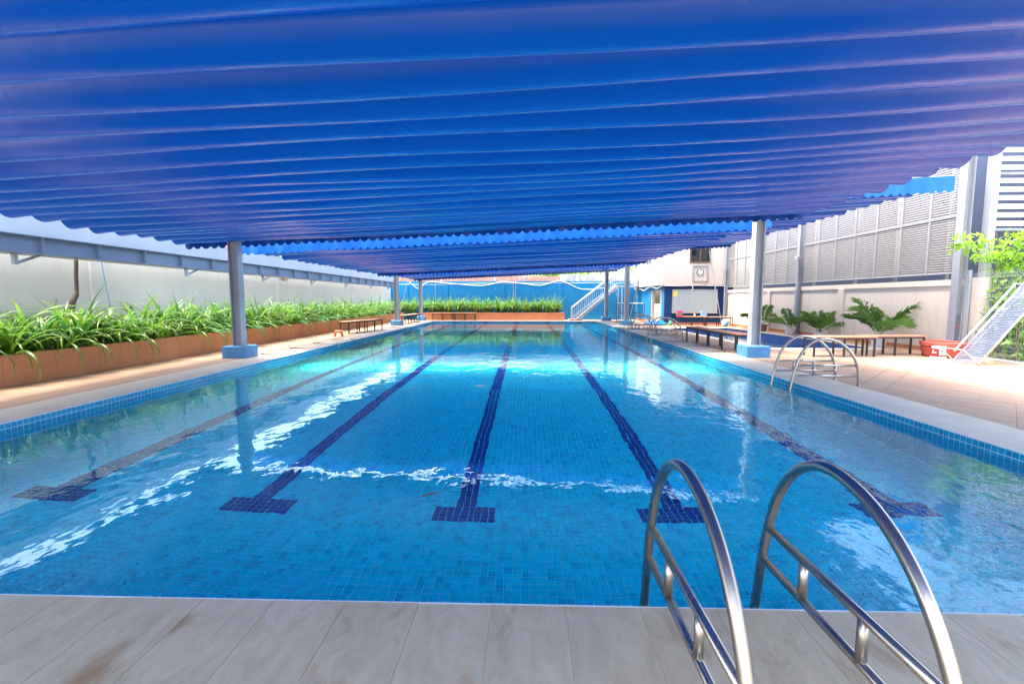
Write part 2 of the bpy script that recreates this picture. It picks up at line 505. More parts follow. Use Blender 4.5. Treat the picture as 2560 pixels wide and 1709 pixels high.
ORD = [ordn(i) for i in range(1, 45)]

# ------------------------------------------------------------------ ground and decks
SX0, SX1, SY0, SY1 = -9.5, 11.0, -6.0, 33.0
g = MB()
for a, b, c, d in ((-150, -150, 150, SY0), (-150, SY1, 150, 150), (-150, SY0, SX0, SY1), (SX1, SY0, 150, SY1)):
    g.poly([(a, b, -0.03), (c, b, -0.03), (c, d, -0.03), (a, d, -0.03)])
struct(g.build("ground", M['ground']))

KX0, KX1, KY0, KY1 = 7.0, 9.95, 13.55, 23.1       # small pool
KB = 0.28                                            # its pale rim
deck = MB()
for (x0, y0, x1, y1) in ((SX0, SY0, SX1, PY0 - 0.02), (SX0, PY0 - 0.02, PX0 - 0.02, SY1), (PX0 - 0.02, PY1 + 0.02, PX1 + 0.02, SY1),
                         (PX1 + 0.02, PY0 - 0.02, SX1, KY0 - 0.02), (PX1 + 0.02, KY0 - 0.02, KX0 - 0.02, KY1 + 0.02),
                         (KX1 + 0.02, KY0 - 0.02, SX1, KY1 + 0.02), (PX1 + 0.02, KY1 + 0.02, SX1, SY1)):
    deck.box((x0, y0, -1.4), (x1, y1, -0.008))
deck_o = struct(deck.build("pool_deck", M['joint']))

# near stone slabs
def slab_mesh(wx, wy, mat, t=0.03):
    return MB().box((-wx / 2, -wy / 2, -t), (wx / 2, wy / 2, 0.0), bev=0.0015).mesh("slab", mat)
sw = 0.338
near = slab_mesh(sw - 0.0012, 0.86, M['stone'], 0.025)
grt = mottled("slab_grout", (0.52, 0.42, 0.28), 0.8, 0.2, 8)
gs = MB(); gs.poly([(-7.5, -2.0, -0.0012), (6.5, -2.0, -0.0012), (6.5, PY0 - 0.008, -0.0012), (-7.5, PY0 - 0.008, -0.0012)]); gs.build("slab_grout", grt, deck_o)
near2 = slab_mesh(sw - 0.004, 0.86, M['stone'], 0.025)
x = -4.38
while x < 3.4:
    o = inst(near, "slab", deck_o, (x, PY0 - 0.004 - 0.43, random.uniform(0.0005, 0.0025)))
    o.rotation_euler = (0, 0, random.uniform(-0.002, 0.002))
    x += sw
xs = []
x = PX0 + sw / 2 - 4 * sw
while x < PX1 + 2:
    for k in (1, 2):
        inst(near2, "slab", deck_o, (x + 0.17 * (k % 2), PY0 - 0.434 - 0.865 * k, 0.001))
    x += sw
# side copings
cl = slab_mesh(0.765, sw - 0.0025, M['coping']); cr = slab_mesh(0.795, sw - 0.0025, M['coping']); cf = slab_mesh(sw - 0.0025, 0.55, M['coping'])
y = PY0 + sw / 2
while y < PY1 + 0.3:
    inst(cl, "coping_slab", deck_o, (PX0 - 0.385, y, random.uniform(0, 0.0015)))
    inst(cr, "coping_slab", deck_o, (PX1 + 0.40, y, random.uniform(0, 0.0015)))
    y += sw
x = PX0 + sw / 2
while x < PX1:
    inst(cf, "coping_slab", deck_o, (x, PY1 + 0.277, 0.001)); x += sw
# terracotta pavers beside the planter (square)
pv = MB().box((-0.21, -0.21, -0.03), (0.21, 0.21, 0.0), bev=0.004).mesh("paver", M['paver'])
y = 3.2
while y < 31.2:
    for k in range(4):
        inst(pv, "paver", deck_o, (PX0 - 0.77 - 0.006 - 0.213 - 0.428 * k, y, random.uniform(0, 0.001)))
    y += 0.428
x = PX0 - 0.5
while x < 10.6:
    for k in range(2):
        if x > PX0 - 0.6: inst(pv, "paver", deck_o, (x, PY1 + 0.77 + 0.428 * k, random.uniform(0, 0.001)))
    x += 0.428
# diagonal terracotta pavers on the open side
dw = 0.345; c45 = math.sqrt(0.5)
regions = [(PX1 + 0.80, SX1 - 0.13, 2.3, KY0 - KB), (PX1 + 0.80, KX0 - KB, KY0 - KB, KY1 + KB), (KX1 + KB, SX1 - 0.13, KY0 - KB, KY1 + KB), (PX1 + 0.80, SX1 - 0.13, KY1 + KB, 30.3)]
cells = []
for i in range(-60, 120):
    for j in range(-80, 80):
        cx, cy = (i - j) * dw * c45 + 5.35, (i + j) * dw * c45 + 5.84
        if not (PX1 < cx < SX1 + 0.3 and 2 < cy < 30.8): continue
        h = (dw - 0.009) * c45
        cells.append((math.hypot(cx, cy), [(cx - h, cy), (cx, cy - h), (cx + h, cy), (cx, cy + h)], cx, cy))
cells.sort(key=lambda c: c[0])
full = MB(); h = (dw - 0.009) * c45
def tile_poly(mb, p, z0, z1):
    n = len(p)
    mb.poly([(q[0], q[1], z1) for q in p])
    for i in range(n):
        a, b = p[i], p[(i + 1) % n]
        mb.poly([(a[0], a[1], z0), (b[0], b[1], z0), (b[0], b[1], z1), (a[0], a[1], z1)])
tile_poly(full, [(-h, 0), (0, -h), (h, 0), (0, h)], -0.03, 0)
full_me = full.mesh("paver", M['paver'])
rest = MB(); n_part = 0
for d, p, cx, cy in cells:
    pieces = [q for q in (clip_rect(p, *r) for r in regions) if len(q) >= 3]
    if not pieces: continue
    vis = cx < cy * 1.12 + 0.2
    whole = len(pieces) == 1 and len(pieces[0]) == 4 and abs(pieces[0][0][0] - p[0][0]) < 1e-6 and abs(pieces[0][2][0] - p[2][0]) < 1e-6 and abs(pieces[0][1][1] - p[1][1]) < 1e-6 and abs(pieces[0][3][1] - p[3][1]) < 1e-6
    if vis and n_part < 290:
        n_part += 1
        if whole: inst(full_me, "paver", deck_o, (cx, cy, random.uniform(0, 0.0015)))
        else:
            b = MB()
            for q in pieces: tile_poly(b, [(u - cx, v - cy) for u, v in q], -0.03, 0)
            b.build("paver", M['paver'], deck_o, loc=(cx, cy, 0))
    else:
        for q in pieces: tile_poly(rest, q, -0.03, 0)
stuff(rest.build("far_pavers", M['paver'], deck_o))

# ------------------------------------------------------------------ main pool basin
basin = MB()
YN = PY0 + 107 * T + 0.001                        # mosaic is built tile by tile up to here
basin.cur = 0
basin.poly([(PX0, PY0, FZ - 0.005), (PX1, PY0, FZ - 0.005), (PX1, YN, FZ - 0.005), (PX0, YN, FZ - 0.005)])
basin.cur = 1
basin.poly([(PX0, YN, FZ), (PX1, YN, FZ), (PX1, PY1, FZ), (PX0, PY1, FZ)])
basin.cur = 2
for X in (PX0, PX1): basin.poly([(X, PY0, FZ - 0.005), (X, PY1, FZ - 0.005), (X, PY1, -0.009), (X, PY0, -0.009)])
basin.cur = 3
for Y in (PY0, PY1): basin.poly([(PX0, Y, FZ - 0.005), (PX1, Y, FZ - 0.005), (PX1, Y, -0.009), (PX0, Y, -0.009)])
pool = struct(basin.build("swimming_pool", [M['grout'], M['gfloor'], M['gwx'], M['gwy']]))
LANES = [-4.585, -2.585, -0.585, 1.415, 3.415]
def is_lane(cx, cy):
    for L in LANES:
        if abs(cx - L) < 1.6 * T and cy > 4.12: return True
        if abs(cx - L) < 4.8 * T and 4.12 < cy < 4.12 + 3.6 * T: return True
    return False
tb = T * 0.915 / 2
def tile_box(mb, cx, cy):
    z0, z1, e = FZ - 0.005, FZ, 0.002
    mb.poly([(cx - tb + e, cy - tb + e, z1), (cx + tb - e, cy - tb + e, z1), (cx + tb - e, cy + tb - e, z1), (cx - tb + e, cy + tb - e, z1)])
    for (ax, ay), (bx, by) in (((-1, -1), (1, -1)), ((1, -1), (1, 1)), ((1, 1), (-1, 1)), ((-1, 1), (-1, -1))):
        mb.poly([(cx + ax * tb, cy + ay * tb, z0), (cx + bx * tb, cy + by * tb, z0), (cx + bx * (tb - e), cy + by * (tb - e), z1), (cx + ax * (tb - e), cy + ay * (tb - e), z1)])
one = MB(); tile_box(one, 0, 0)
tile_me = one.mesh("mosaic_tile", M['tile'])
nx = int(round((PX1 - PX0) / T))
field = MB(); nt_ = 0
for j in range(107):
    cy = PY0 + (j + 0.54) * T
    for i in range(nx):
        cx = PX0 + (i + 0.54) * T
        if cx > PX1 - T / 2: continue
        lane = is_lane(cx, cy)
        if not lane and 15 <= j < 19 and -2.4 < cx < 2.4 and nt_ < 296:
            inst(tile_me, "mosaic_tile", pool, (cx, cy, 0)); nt_ += 1
        elif j >= 8:
            field.cur = 1 if lane else 0
            tile_box(field, cx, cy)
stuff(field.build("mosaic_field", [M['tile'], M['navy']], pool))
for L in LANES:
    b = MB(); b.poly([(L - 1.5 * T, YN, FZ + 0.002), (L + 1.5 * T, YN, FZ + 0.002), (L + 1.5 * T, PY1 - 2.0, FZ + 0.002), (L - 1.5 * T, PY1 - 2.0, FZ + 0.002)])
    b.poly([(L - 4.5 * T, PY1 - 2.0, FZ + 0.002), (L + 4.5 * T, PY1 - 2.0, FZ + 0.002), (L + 4.5 * T, PY1 - 1.74, FZ + 0.002), (L - 4.5 * T, PY1 - 1.74, FZ + 0.002)])
    b.build("lane_line", M['gnavy'], pool)
# waterline tiles: two rows and a bit
wt_x = MB().box((-0.0012, -T * 0.445, -T * 0.445), (0.0012, T * 0.445, T * 0.445)).mesh("waterline_tile", M['walltile'])
wt_y = MB().box((-T * 0.445, -0.0012, -T * 0.445), (T * 0.445, 0.0012, T * 0.445)).mesh("waterline_tile", M['walltile'])
wt_n = MB().box((-T * 0.445, -0.0012, -T * 0.445), (T * 0.445, 0.0012, T * 0.445)).mesh("waterline_tile", M['navy'])
back = MB()
for X in (PX0 + 0.002, PX1 - 0.002): back.poly([(X, PY0, -0.2), (X, PY1, -0.2), (X, PY1, -0.0095), (X, PY0, -0.0095)])
for Y in (PY0 + 0.002, PY1 - 0.002): back.poly([(PX0, Y, -0.2), (PX1, Y, -0.2), (PX1, Y, -0.0095), (PX0, Y, -0.0095)])
back.build("grout_bed", M['wallgrout'], pool)
lip = MB()
for (x0, y0, x1, y1) in ((PX0, PY0 - 0.006, PX1, PY0 + 0.003), (PX0 - 0.006, PY0, PX0 + 0.003, PY1), (PX1 - 0.003, PY0, PX1 + 0.006, PY1)):
    lip.box((x0, y0, -0.0094), (x1, y1, 0.0012))
lip.build("edge_grout", M['wallgrout'], pool)
wall_rest = MB(); cnt = 0
rows = [(-0.0095 - T * 0.5 - T * k) for k in range(3)]
side = []
ny = int((PY1 - PY0) / T)
for j in range(ny):
    cy = PY0 + (j + 0.54) * T
    for k, z in enumerate(rows):
        side.append((PX1 - 0.0035, cy, z, 0)); side.append((PX0 + 0.0035, cy, z, 0))
for i in range(nx):
    cx = PX0 + (i + 0.54) * T
    if cx > PX1 - T / 2: continue
    for k, z in enumerate(rows): side.append((cx, PY0 + 0.0035, z, 1)); side.append((cx, PY1 - 0.0035, z, 1))
def wall_key(s):
    px = abs(s[0]) / max(s[1], 0.1)
    seen = (s[3] == 0 and px < 1.12 and s[2] > -0.1) or (s[3] == 1 and s[1] < 3 and s[2] > -0.05 and abs(s[0]) < 2.6)
    return (0 if seen else 1, math.hypot(s[0], s[1]))
side.sort(key=wall_key)
for s in side:
    navy = s[3] == 1 and s[1] > 20 and min(abs(s[0] - L) for L in LANES) < 2.2 * T
    if cnt < 296:
        inst(wt_y if s[3] else wt_x, "waterline_tile", pool, s[:3]); cnt += 1
    else:
        wall_rest.cur = 1 if navy else 0
        a = T * 0.445
        if s[3] == 0: wall_rest.box((s[0] - 0.0012, s[1] - a, s[2] - a), (s[0] + 0.0012, s[1] + a, s[2] + a))
        else: wall_rest.box((s[0] - a, s[1] - 0.0012, s[2] - a), (s[0] + a, s[1] + 0.0012, s[2] + a))
stuff(wall_rest.build("waterline_mosaic", [M['walltile'], M['navy']], pool))
dr = MB().lathe([(0.0, 0.012), (0.10, 0.012), (0.12, 0.0)], 20); dr.build("drain_cover", M['white_pl'], pool, loc=(-0.92, 9.3, FZ + 0.001))
wv = MB().poly
wm = MB(); wm.poly([(PX0, PY0, WZ), (PX1, PY0, WZ), (PX1, PY1, WZ), (PX0, PY1, WZ)])
struct(wm.build("water", M['water']))

tag(MB().tube([(-0.818, 3.388, WZ + 0.003), (-0.736, 3.454, WZ + 0.006), (-0.658, 3.495, WZ + 0.004)], [0.003, 0.008, 0.002], 6).build("floating_twig", M['bark']), "thin dark twig floating on the water near the middle lane", "twig")
# ------------------------------------------------------------------ small pool
sb = MB()
sb.cur = 0; sb.poly([(KX0, KY0, -0.7), (KX1, KY0, -0.7), (KX1, KY1, -0.7), (KX0, KY1, -0.7)])
sb.cur = 1
for X in (KX0, KX1): sb.poly([(X, KY0, -0.7), (X, KY1, -0.7), (X, KY1, -0.008), (X, KY0, -0.008)])
sb.cur = 2
for Y in (KY0, KY1): sb.poly([(KX0, Y, -0.7), (KX1, Y, -0.7), (KX1, Y, -0.008), (KX0, Y, -0.008)])
small = struct(sb.build("wading_pool", [M['gsmallf'], M['gsmallx'], M['gsmally']]))
rim = mottled("pale_rim_stone", (0.60, 0.54, 0.45), 0.6, 0.12, 3, 0.1, 20)
for (x0, y0, x1, y1) in ((KX0 - KB, KY0 - KB, KX1 + KB, KY0), (KX0 - KB, KY1, KX1 + KB, KY1 + KB), (KX0 - KB, KY0, KX0, KY1), (KX1, KY0, KX1 + KB, KY1)):
    n = max(2, int(max(x1 - x0, y1 - y0) / 0.6))
    for i in range(n):
        b = MB()
        if x1 - x0 > y1 - y0: b.box((x0 + (x1 - x0) * i / n + 0.002, y0, -0.03), (x0 + (x1 - x0) * (i + 1) / n - 0.002, y1, 0.004), bev=0.004)
        else: b.box((x0, y0 + (y1 - y0) * i / n + 0.002, -0.03), (x1, y0 + (y1 - y0) * (i + 1) / n - 0.002, 0.004), bev=0.004)
        b.build("rim_slab", rim, small)
wm = MB(); wm.poly([(KX0, KY0, -0.22), (KX1, KY0, -0.22), (KX1, KY1, -0.22), (KX0, KY1, -0.22)])
struct(wm.build("wading_pool_water", M['water2']))

# ------------------------------------------------------------------ canopies
def canopy(name, label, X0, X1, Y0, Y1, zl, slope, sag=0.18, pitch=0.515, val_near=None, val_far=None, nx_=48, seed=1):
    t = thing(name, label, "canopy", (0, 0, 0))
    rnd = random.Random(seed)
    n = int(round((Y1 - Y0) / pitch)); p = (Y1 - Y0) / n; SEG = 12
    vs = []; fs = []
    ph = [(rnd.uniform(0.85, 1.15), rnd.uniform(0, 6.28), rnd.uniform(0.15, 0.4), rnd.uniform(-0.03, 0.03)) for _ in range(n)]
    cols = nx_ + 1
    for i in range(n * SEG + 1):
        k = min(i // SEG, n - 1); u = (i - k * SEG) / SEG
        a, f0, fq, sh = ph[k]
        for c in range(cols):
            x = X0 + (X1 - X0) * c / nx_
            s = sag * a * (1 + 0.10 * math.sin(f0 + fq * x * 2.0))
            us = u + sh * 4 * u * (1 - u)
            prof = 1 - abs(2 * us - 1) ** 2.35
            z = zl + slope * (x - X0) - s * prof + 0.012 * math.sin(0.55 * x + 0.3 * k)
            e = min(x - X0, X1 - x)
            if e < 0.25: z -= 0.02 * (1 - e / 0.25) * prof
            vs.append((x, Y0 + (k + u) * p + 0.012 * math.sin(0.9 * x + f0), z))
    for i in range(n * SEG):
        for c in range(nx_):
            a = i * cols + c
            fs.append((a, a + cols, a + cols + 1, a + 1))
    me = bpy.data.meshes.new("fabric"); me.from_pydata(vs, [], fs); me.materials.append(M['canopy'])
    me.polygons.foreach_set("use_smooth", [True] * len(fs)); me.update()
    inst(me, "fabric", t)
    rod = MB()
    for i in range(n + 1):
        y = Y0 + i * p
        rod = MB().tube([(X0 + 0.05, y, zl + 0.02), (X1 - 0.05, y, zl + slope * (X1 - X0) + 0.02)], 0.012, 6)
        rod.build("support_rod", M['alu'], t)
    for Y, hv in ((Y0 - 0.015, val_near), (Y1 + 0.015, val_far)):
        if hv is None: continue
        b = MB(); N = int((X1 - X0) / 0.025)
        for i in range(N + 1):
            x = X0 + (X1 - X0) * i / N
            zt = zl + slope * (x - X0) + 0.01
            sc = -0.075 * abs(math.sin(math.pi * (x - X0) / 0.205)) ** 0.8
            zb = zt - hv + sc + 0.02 + 0.006 * math.sin(x * 2.1)
            yy = Y + 0.012 * math.sin(x * 7.0 + 2 * math.sin(x)) + 0.01 * math.sin(x * 17)
            b.v += [(x, Y, zt), (x, (Y + yy) / 2, (zt + zb) / 2), (x, yy, zb)]
        for i in range(N):
            for r_ in range(2):
                a = 3 * i + r_
                b.f.append((a, a + 3, a + 4, a + 1)); b.mi.append(0)
        b.build("valance", M['valance'] if Y < Y0 else M['canopy'], t, smooth=True)  # near edges take the painted-lit copy, far edges the plain fabric
    return t
SL = 0.0444
canopy("pool_canopy", "large blue pleated fabric canopy nearest, filling the top of the view", -8.29, 6.48, -1.6, 11.2, 2.885, SL, val_far=0.25, nx_=60, seed=3)
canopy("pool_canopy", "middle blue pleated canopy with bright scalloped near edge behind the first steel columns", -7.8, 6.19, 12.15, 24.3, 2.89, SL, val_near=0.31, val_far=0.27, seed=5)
canopy("pool_canopy", "farthest small blue pleated canopy before the blue end wall", -7.4, 5.95, 24.95, 30.55, 2.89, SL, val_near=0.28, val_far=0.25, seed=9)
canopy("pool_canopy", "higher narrow blue canopy over the wading pool beside the louvred screen", 6.75, 10.05, 11.5, 23.3, 4.10, 0.05, val_near=0.33, val_far=0.3, nx_=16, seed=12)

# ------------------------------------------------------------------ steel columns on blue plinths
def column_mesh(h):
    b = MB(); s_ = 0.105
    for sx in (-1, 1): b.box((sx * s_ - 0.007, -s_, 0), (sx * s_ + 0.007, s_, h))
    b.box((-s_ + 0.007, -0.006, 0), (s_ - 0.007, 0.006, h))
    return b
def steel_column(label, x, y, top, bh=0.28, bw=0.275, group="steel canopy columns"):
    t = thing("canopy_column", label, "column", (x, y, 0), group=group)
    MB().box((-bw, -bw, 0), (bw, bw, bh), bev=0.012).build("plinth", M['base_blue'], t)
    b = column_mesh(top - bh - 0.012); b.build("post", M['steel'], t, loc=(0, 0, bh + 0.012))
    MB().box((-0.16, -0.16, 0), (0.16, 0.16, 0.014)).build("base_plate", M['steel'], t, loc=(0, 0, bh - 0.001))
    for sx in (-1, 1):
        for sy in (-1, 1): MB().lathe([(0.0, 0.03), (0.013, 0.03), (0.013, 0.0)], 6, (sx * 0.135, sy * 0.135, bh + 0.012)).build("bolt", M['alu'], t)
    MB().box((-0.14, -0.14, 0), (0.14, 0.14, 0.012)).build("top_plate", M['steel'], t, loc=(0, 0, top))
    return t
zc = lambda x: 2.89 + SL * (x + 8.17)
steel_column("nearest grey steel column on blue plinth beside the long planter", -6.97, 11.06, zc(-6.97) - 0.16)
steel_column("nearest grey steel column on blue plinth beside the slatted benches", 5.58, 11.5, zc(5.58) - 0.16)
steel_column("second grey steel column from the camera on the planter side", -6.92, 24.75, zc(-6.92) - 0.16)
steel_column("last grey steel column in front of the end-wall planter", -6.98, 30.75, zc(-6.98) - 0.16)
steel_column("grey steel column on blue plinth in front of the metal rack", 5.36, 25.0, zc(5.36) - 0.16)
steel_column("last grey steel column on blue plinth by the foot of the stairs", 5.2, 30.35, zc(5.2) - 0.16)
for x0, y0 in ((-6.97, 11.06), (-6.92, 24.75), (-6.98, 30.75)):
    x1 = 5.5
    b = MB(); z0, z1 = zc(x0) + 0.10, zc(x1) + 0.10
    for (za, zb, yy) in ((0, 0.012, 0.07), (0.188, 0.2, 0.07), (0.012, 0.188, 0.005)):
        b.v += [(x0, y0 - yy, z0 + za), (x1, y0 - yy, z1 + za), (x1, y0 + yy, z1 + za), (x0, y0 + yy, z0 + za), (x0, y0 - yy, z0 + zb), (x1, y0 - yy, z1 + zb), (x1, y0 + yy, z1 + zb), (x0, y0 + yy, z0 + zb)]
        o_ = len(b.v) - 8
        for f in ((0, 3, 2, 1), (4, 5, 6, 7), (0, 1, 5, 4), (1, 2, 6, 5), (2, 3, 7, 6), (3, 0, 4, 7)): b.f.append(tuple(o_ + q for q in f)); b.mi.append(0)
    tag(b.build("cross_beam", M['steel']), {11.06: "steel cross beam above the nearest pair of columns", 24.75: "steel cross beam above the second pair of columns", 30.75: "steel cross beam above the last pair of columns"}[y0], "beam", "steel cross beams over the canopies")

# ------------------------------------------------------------------ white boundary wall with steel beam and fascia (planter side)
wall = thing("boundary_wall", "long white rendered wall behind the strap-leaved planter", "wall", (-9.5, 0, 0))
MB().box((-0.2, 2.0, -0.02), (0.0, 33.0, 2.4)).build("wall_face", M['white_wall'], wall)
for y in (10.0, 17.6, 25.2):
    MB().box((0.0, y - 0.1, 0.3), (0.045, y + 0.1, 2.3)).build("pilaster", M['white_wall'], wall)
bm = thing("edge_beam", "grey-blue steel beam with stiffeners and pale sheet fascia along the white wall", "beam", (-9.0, 0, 0))
Y0b, Y1b = 3.0, 31.6
MB().box((-0.11, Y0b, 2.22), (0.11, Y1b, 2.236)).build("flange", M['beamsteel'], bm)
MB().box((-0.11, Y0b, 2.535), (0.11, Y1b, 2.551)).build("flange", M['beamsteel'], bm)
MB().box((-0.005, Y0b, 2.236), (0.005, Y1b, 2.535)).build("web", M['beamsteel'], bm)
y = 4.95; 
st = MB().box((0.005, -0.006, 2.236), (0.1, 0.006, 2.535)).mesh("stiffener", M['beamsteel'])
while y < 31.5:
    inst(st, "stiffener", bm, (0, y, 0)); y += 1.17 + random.uniform(-0.03, 0.03)
y = 3.0; i = 0
while y < 31.5:
    ln = 3.2
    b = MB(); y1 = min(y + ln - 0.006, 31.6)
    b.box((0.03, y, 2.553), (0.034, y1, 2.95)); b.box((0.034, y, 2.935), (0.044, y1, 2.952))
    for q in range(5):
        yy = y + 0.2 + q * 0.68
        if yy < y1: b.lathe([(0.0, 0.0), (0.012, 0.0), (0.012, 0.004)], 8, (0.037, yy, 2.9525))
    b.build("fascia_sheet", M['fascia'], bm); y += ln
MB().tube([(0.0, Y0b, 2.195), (0.0, Y1b, 2.195)], 0.013, 6).build("conduit", M['alu'], bm)
br = MB().box((-0.03, -0.03, 2.0), (0.03, 0.03, 2.218)).box((-0.45, -0.025, 2.0), (-0.03, 0.025, 2.05))
br = MB()
br.box((-0.03, -0.035, 2.01), (0.03, 0.035, 2.218))
br.tube([(0, 0.0, 2.03), (0, 0.46, 2.22)], 0.026, 4)
br_me = br.mesh("bracket", M['steel'])
for y in (4.2, 8.0, 12.15, 15.75, 19.35, 23.05, 26.8, 30.2): inst(br_me, "bracket", bm, (0.0, y, 0))
# dry nest-like tuft caught on the beam
tf = MB(); rnd = random.Random(4)
for i in range(70):
    a = rnd.uniform(-0.13, 0.13); d = Vector((rnd.uniform(-1, 1), rnd.uniform(-1, 1), rnd.uniform(-1, 0.5))).normalized()
    c = Vector((rnd.gauss(0, 0.03), rnd.gauss(0, 0.09), rnd.gauss(-0.04, 0.025)))
    tf.tube([c - d * 0.06, c + d * rnd.uniform(0.03, 0.12)], 0.006, 3)
tag(tf.build("straw_tuft", M['drygrass'], loc=(-8.9, 16.95, 2.19)), "tuft of dry straw hanging under the steel edge beam", "straw")
tr = MB().tube(smooth_path([(-9.22, 9.12, 0.4), (-9.22, 9.14, 0.9), (-9.2, 9.17, 1.3), (-9.19, 9.27, 1.55), (-9.2, 9.3, 1.9), (-9.2, 9.33, 2.3), (-9.25, 9.35, 3.2)]), [0.05] * 18 + [0.035] * 19, 8)
tag(tr.build("bare_trunk", M['bark'], smooth=True), "bare brown trunk rising from the planter to the beam", "trunk")
tag(MB().tube([(-9.35, 10.05, 2.3), (-9.33, 10.12, 1.6), (-9.3, 10.22, 0.6)], 0.008, 6).build("blue_cord", M['rope']), "thin blue cord hanging in front of the white wall", "cord")

# ------------------------------------------------------------------ planters
def planter(name, label, x0, y0, x1, y1, front, h=0.5, tw=0.42):
    t = thing(name, label, "planter", (0, 0, 0))
    b = MB(); th = 0.1
    if front == 'X':
        b.box((x1 - th, y0, -0.006), (x1 - 0.012, y1, h - 0.004)); b.box((x0, y0, -0.006), (x1 - th, y0 + th, h - 0.004))
    else:
        b.box((x0, y0 + 0.012, -0.006), (x1 - 0.012, y0 + th, h - 0.004)); b.box((x1 - th, y0 + th, -0.006), (x1 - 0.012, y1, h - 0.004))
    b.build("box_wall", M['joint'], t)
    n = int((y1 - y0) / tw) if front == 'X' else int((x1 - x0) / tw)
    L = (y1 - y0) / n if front == 'X' else (x1 - x0) / n
    if front == 'X':
        me = MB().box((-0.012, -L / 2 + 0.0025, 0), (0.0, L / 2 - 0.0025, h), bev=0.002).mesh("facing_tile", M['planter'])
        cap = MB().box((-th, -L / 2 + 0.0025, h - 0.0035), (-0.0125, L / 2 - 0.0025, h + 0.008)).mesh("cap_tile", M['planter'])
        for i in range(n):
            inst(me, "facing_tile", t, (x1 + random.uniform(0, 0.0015), y0 + (i + 0.5) * L, 0)); inst(cap, "cap_tile", t, (x1, y0 + (i + 0.5) * L, 0))
    else:
        me = MB().box((-L / 2 + 0.0025, 0, 0), (L / 2 - 0.0025, 0.012, h), bev=0.002).mesh("facing_tile", M['planter'])
        cap = MB().box((-L / 2 + 0.0025, 0.0125, h - 0.0035), (L / 2 - 0.0025, th, h + 0.008)).mesh("cap_tile", M['planter'])
        for i in range(n):
            inst(me, "facing_tile", t, (x0 + (i + 0.5) * L, y0 - random.uniform(0, 0.0015), 0)); inst(cap, "cap_tile", t, (x0 + (i + 0.5) * L, y0, 0))
        m2 = int((y1 - y0) / tw); L2 = (y1 - y0) / m2
        me2 = MB().box((-0.012, -L2 / 2 + 0.0025, 0), (0.0, L2 / 2 - 0.0025, h), bev=0.002).mesh("facing_tile", M['planter'])
        for i in range(m2): inst(me2, "facing_tile", t, (x1, y0 + (i + 0.5) * L2, 0))
    s = MB(); N = 40; W = 6
    for i in range(N + 1):
        for j in range(W + 1):
            X = x0 + (x1 - th - x0) * (j / W if front == 'X' else i / N); Y = y0 + (y1 - y0) * (i / N if front == 'X' else j / W)
            s.v.append((X, Y + (th if front == 'Y' and j == 0 else 0), h - 0.05 + random.uniform(-0.015, 0.025)))
    for i in range(N):
        for j in range(W): a = i * (W + 1) + j; s.f.append((a, a + 1, a + W + 2, a + W + 1)); s.mi.append(0)
    s.build("soil", M['soil'], t, smooth=True)
planter("planter_bed", "long terracotta-tiled planter running along the white wall", -9.5, 3.3, -8.33, 31.45, 'X')
planter("planter_bed", "terracotta-tiled planter in front of the blue end wall", -7.0, 31.45, 2.6, 32.3, 'Y')

def strap_leaf(mb, rnd, L, w, th0, bend, az, base, fold=0.25, seg=9):
    p = Vector(base); th = th0; rows = []
    tw = rnd.uniform(-0.3, 0.3)
    for i in range(seg + 1):
        s = i / seg
        d = Vector((math.cos(az) * math.cos(th), math.sin(az) * math.cos(th), math.sin(th)))
        sd = Vector((-math.sin(az), math.cos(az), 0))
        nrm = sd.cross(d)
        wd = w * (0.55 + 0.45 * math.sin(math.pi * min(1, s * 1.4 + 0.05))) * (1 - max(0, (s - 0.55) / 0.45) ** 1.7) + 0.0015
        sdt = (sd * math.cos(tw * s) + nrm * math.sin(tw * s))
        rows.append((p - sdt * wd / 2 + nrm * wd * fold, p.copy(), p + sdt * wd / 2 + nrm * wd * fold))
        p = p + d * (L / seg); th -= bend * (0.35 + 1.6 * s) / seg
    b0 = len(mb.v)
    for r_ in rows: mb.v += [tuple(q) for q in r_]
    for i in range(seg):
        a = b0 + 3 * i
        mb.f += [(a, a + 1, a + 4, a + 3), (a + 1, a + 2, a + 5, a + 4)]; mb.mi += [mb.cur] * 2
def leaf_params(rnd, tall=1.0):
    L = rnd.uniform(0.6, 1.4) * tall
    return L, rnd.uniform(0.05, 0.085), rnd.uniform(R(55), R(90)), rnd.uniform(0.4, 2.9) * (L / 0.85), rnd.uniform(0, 6.283)
def clump_mesh(seed, n=22, tall=1.0):
    rnd = random.Random(seed); mb = MB()
    for i in range(n):
        q_ = rnd.random(); mb.cur = 2 if q_ < 0.035 else (1 if q_ < 0.33 else 0)
        L, wd, th, bd, az = leaf_params(rnd, tall)
        strap_leaf(mb, rnd, L, wd, th, bd, az, (rnd.gauss(0, 0.035), rnd.gauss(0, 0.035), 0))
    return mb.mesh("foliage", [M['leaf'], M['leaf2'], M['leafdry']], True)
CL = [clump_mesh(100 + i) for i in range(8)]
CLN = [clump_mesh(200 + i, 34, 0.95) for i in range(6)]
leafs = []
for i in range(14):
    rnd = random.Random(300 + i); mb = MB(); L, wd, th, bd, az = leaf_params(rnd)
    strap_leaf(mb, rnd, L, wd, th, bd, 0.0, (0, 0, 0)); leafs.append(mb.mesh("leaf", M['leaf'] if i % 4 else M['leaf2'], True))
LL, LF = "clump of glossy green strap leaves growing in the long planter by the white wall", "clump of green strap leaves growing in the planter before the blue wall"
rnd = random.Random(11); near_n = 0; front_row = []; back_row = []; droop_row = []; end_front = []; end_back = []
y = 4.3
